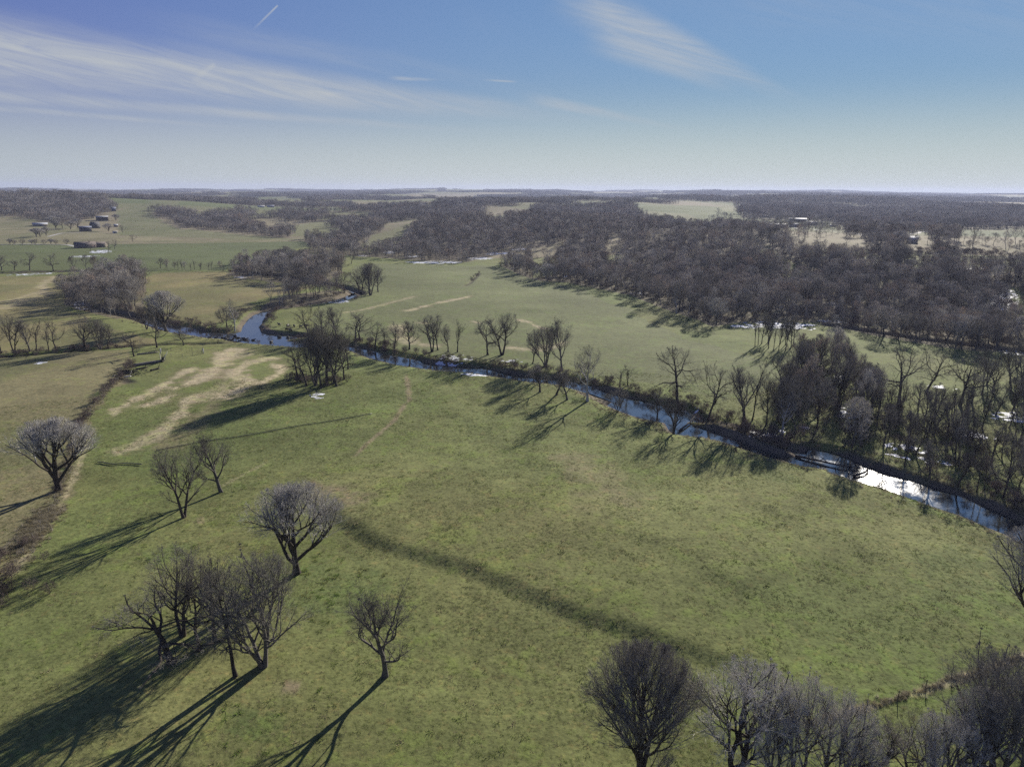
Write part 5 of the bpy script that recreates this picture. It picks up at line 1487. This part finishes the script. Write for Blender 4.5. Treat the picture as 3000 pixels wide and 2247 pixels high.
GALV = simple('galvanised_wire', (0.12, 0.12, 0.12), .8, .1, 3, .2, 0)
POSTM = simple('grey_post', (0.16, 0.145, 0.125), .9, .3, 4)
def wire_fence(pts, spacing, hgt, label, prad=.06, wires=4, mt=POSTM, droppers=False, nm='wire_fence'):
    W = np.array([pt(*p) for p in pts]); Q = W[:, :2]; L = np.r_[0, np.cumsum(np.hypot(*np.diff(Q, axis=0).T))]
    n_ = max(2, int(L[-1] / spacing) + 1); t = np.linspace(0, L[-1], n_); x = np.interp(t, L, Q[:, 0]); y = np.interp(t, L, Q[:, 1]); z = height(x, y)
    e = empty(nm, (x[0], y[0], z[0]), label=label, category='fence'); o0 = np.array(e.location)
    me = MB().tube([(0, 0, -.2), (0, 0, hgt * .5), (0, 0, hgt)], [prad, prad, prad * .9], 6).mesh('post', [mt])
    for i in range(n_):
        o = link('post', me, e); o.location = np.array([x[i], y[i], z[i]]) - o0; o.rotation_euler = (.05 * math.sin(i * 2.3), .05 * math.cos(i * 1.7), 0)
    for k in range(wires):
        link('wire', MB().tube(np.c_[x, y, z + hgt * (.25 + .7 * k / max(1, wires - 1))] - o0, .005, 3, False).mesh('wire', [GALV]), e)
    if droppers:
        b = MB(); m_ = int(L[-1] / .55)
        tt = np.linspace(0, L[-1], m_); xs = np.interp(tt, L, Q[:, 0]); ys = np.interp(tt, L, Q[:, 1]); zs = height(xs, ys)
        for a_, b_, c_ in zip(xs, ys, zs): b.tube([np.array([a_, b_, c_ + .05]) - o0, np.array([a_, b_, c_ + hgt * .95]) - o0], .02, 3, False)
        link('mesh_wires', b.mesh('mesh_wires', [GALV]), e, kind='stuff')
    return e
wire_fence([(470, 1030), (595, 1026), (596, 1036), (540, 1045), (470, 1047)], 4.0, 1.4, 'wire-mesh stock pen beside the fallen logs', .07, 3, POSTM, True, 'wire_pen')
wire_fence([(596, 1032), (640, 1030)], 4.0, 1.2, 'short sagging fence running right from the stock pen', .07, 2)
for u, v, lab in [(596, 1036, 'white post at the right corner of the stock pen'), (471, 1036, 'ragged pale post at the left corner of the stock pen')]:
    p = pt(u, v); o = link('corner_post', MB().tube([(0, 0, -.2), (0.02, 0, 1.2), (0, .05, 2.1)], [.26, .24, .2], 8).box((0.1, 0, 1.8), (.5, .12, .2)).mesh('corner_post', [WOOD_WHITE]), label=lab, category='post'); o.location = p
wire_fence([(2340, 2130), (2405, 2118), (2564, 2068), (2664, 2038), (2770, 1990), (2880, 1962), (3100, 1890)], 5.2, 1.45, 'wire fence on thin dark posts along the weedy strip at the lower right', .05, 4, simple('rusty_post', (.05, .04, .035), .8, .2, 3))
wire_fence([(355, 1105), (275, 1195), (235, 1260), (210, 1340), (178, 1435), (145, 1500), (100, 1575), (40, 1670)], 6, 1.3, 'wire fence buried in the brushy fence row on the left', .06, 3)
PIPE = simple('dark_pipe', (0.045, 0.047, 0.055), .5, .2, 2, .4)
for pts, lab, r in [([(458, 1321), (620, 1292), (780, 1266), (940, 1240), (1093, 1213)], 'long thin dark pipe lying straight across the left pasture', .10), ([(286, 1356), (330, 1361), (420, 1361)], 'short dark pipe lying beside the left fence row', .12)]:
    W = np.array([pt(*p) for p in pts]); t = np.linspace(0, 1, 60); tt = np.linspace(0, 1, len(W))
    x = np.interp(t, tt, W[:, 0]) + .25 * np.sin(t * 17); y = np.interp(t, tt, W[:, 1]) + .2 * np.sin(t * 11)
    P = np.c_[x, y, height(x, y) + r + .12]; c0 = P[30].copy()
    o = link('pipe', MB().tube(P - c0, r, 6).mesh('pipe', [PIPE], True), label=lab, category='pipe'); o.location = c0
# the fallen limb in the glint
for (pts, lab) in [([(2330, 1335), (2400, 1352), (2470, 1368), (2520, 1372)], 'fallen limb stretched across the bright reach of the creek'), ([(2500, 1395), (2535, 1385), (2545, 1370)], 'forked limb sticking out of the glittering water'),
                   ([(1990, 1262), (2020, 1240), (2040, 1215)], 'drift limb lodged on the near bank by the blue pool')]:
    W = np.array([ground(u, v, WZ + .35) for u, v in pts]); P = np.c_[W, np.full(len(W), WZ + .35) + .25 * np.sin(np.arange(len(W)))]; c0 = P[0].copy(); P = P - c0
    mb = MB().tube(P, np.linspace(.32, .10, len(P)), 6)
    for i in range(5):
        s0 = P[1] * (1 - i / 5) + P[-1] * (i / 5); d = g.normal(size=3); d[2] = abs(d[2]) * .6; L = g.uniform(1.5, 4); mb.tube([s0, s0 + d * L * .4, s0 + d * L * .8 + g.normal(size=3) * .3], [.14, .08, .02], 5, False)
    o = link('fallen_branch', mb.mesh('fallen_branch', [BARK], True), label=lab, category='fallen branch'); o.location = c0

# ------------------------------------------------------------------ the air
def build_haze():
    m, t, out = new_mat('haze')
    v = t.nodes.new('ShaderNodeVolumePrincipled'); v.inputs['Color'].default_value = (0.52, 0.58, 0.80, 1)
    v.inputs['Density'].default_value = 0.000068; v.inputs['Anisotropy'].default_value = 0.2
    t.links.new(v.outputs[0], out.inputs['Volume'])
    mb = MB().box((0, 0, (140 - 9) / 2), (31000, 31000, 149))
    o = link('haze', mb.mesh('haze', [m]), kind='stuff', label='thin blue air haze over the whole valley', category='haze')
build_haze()
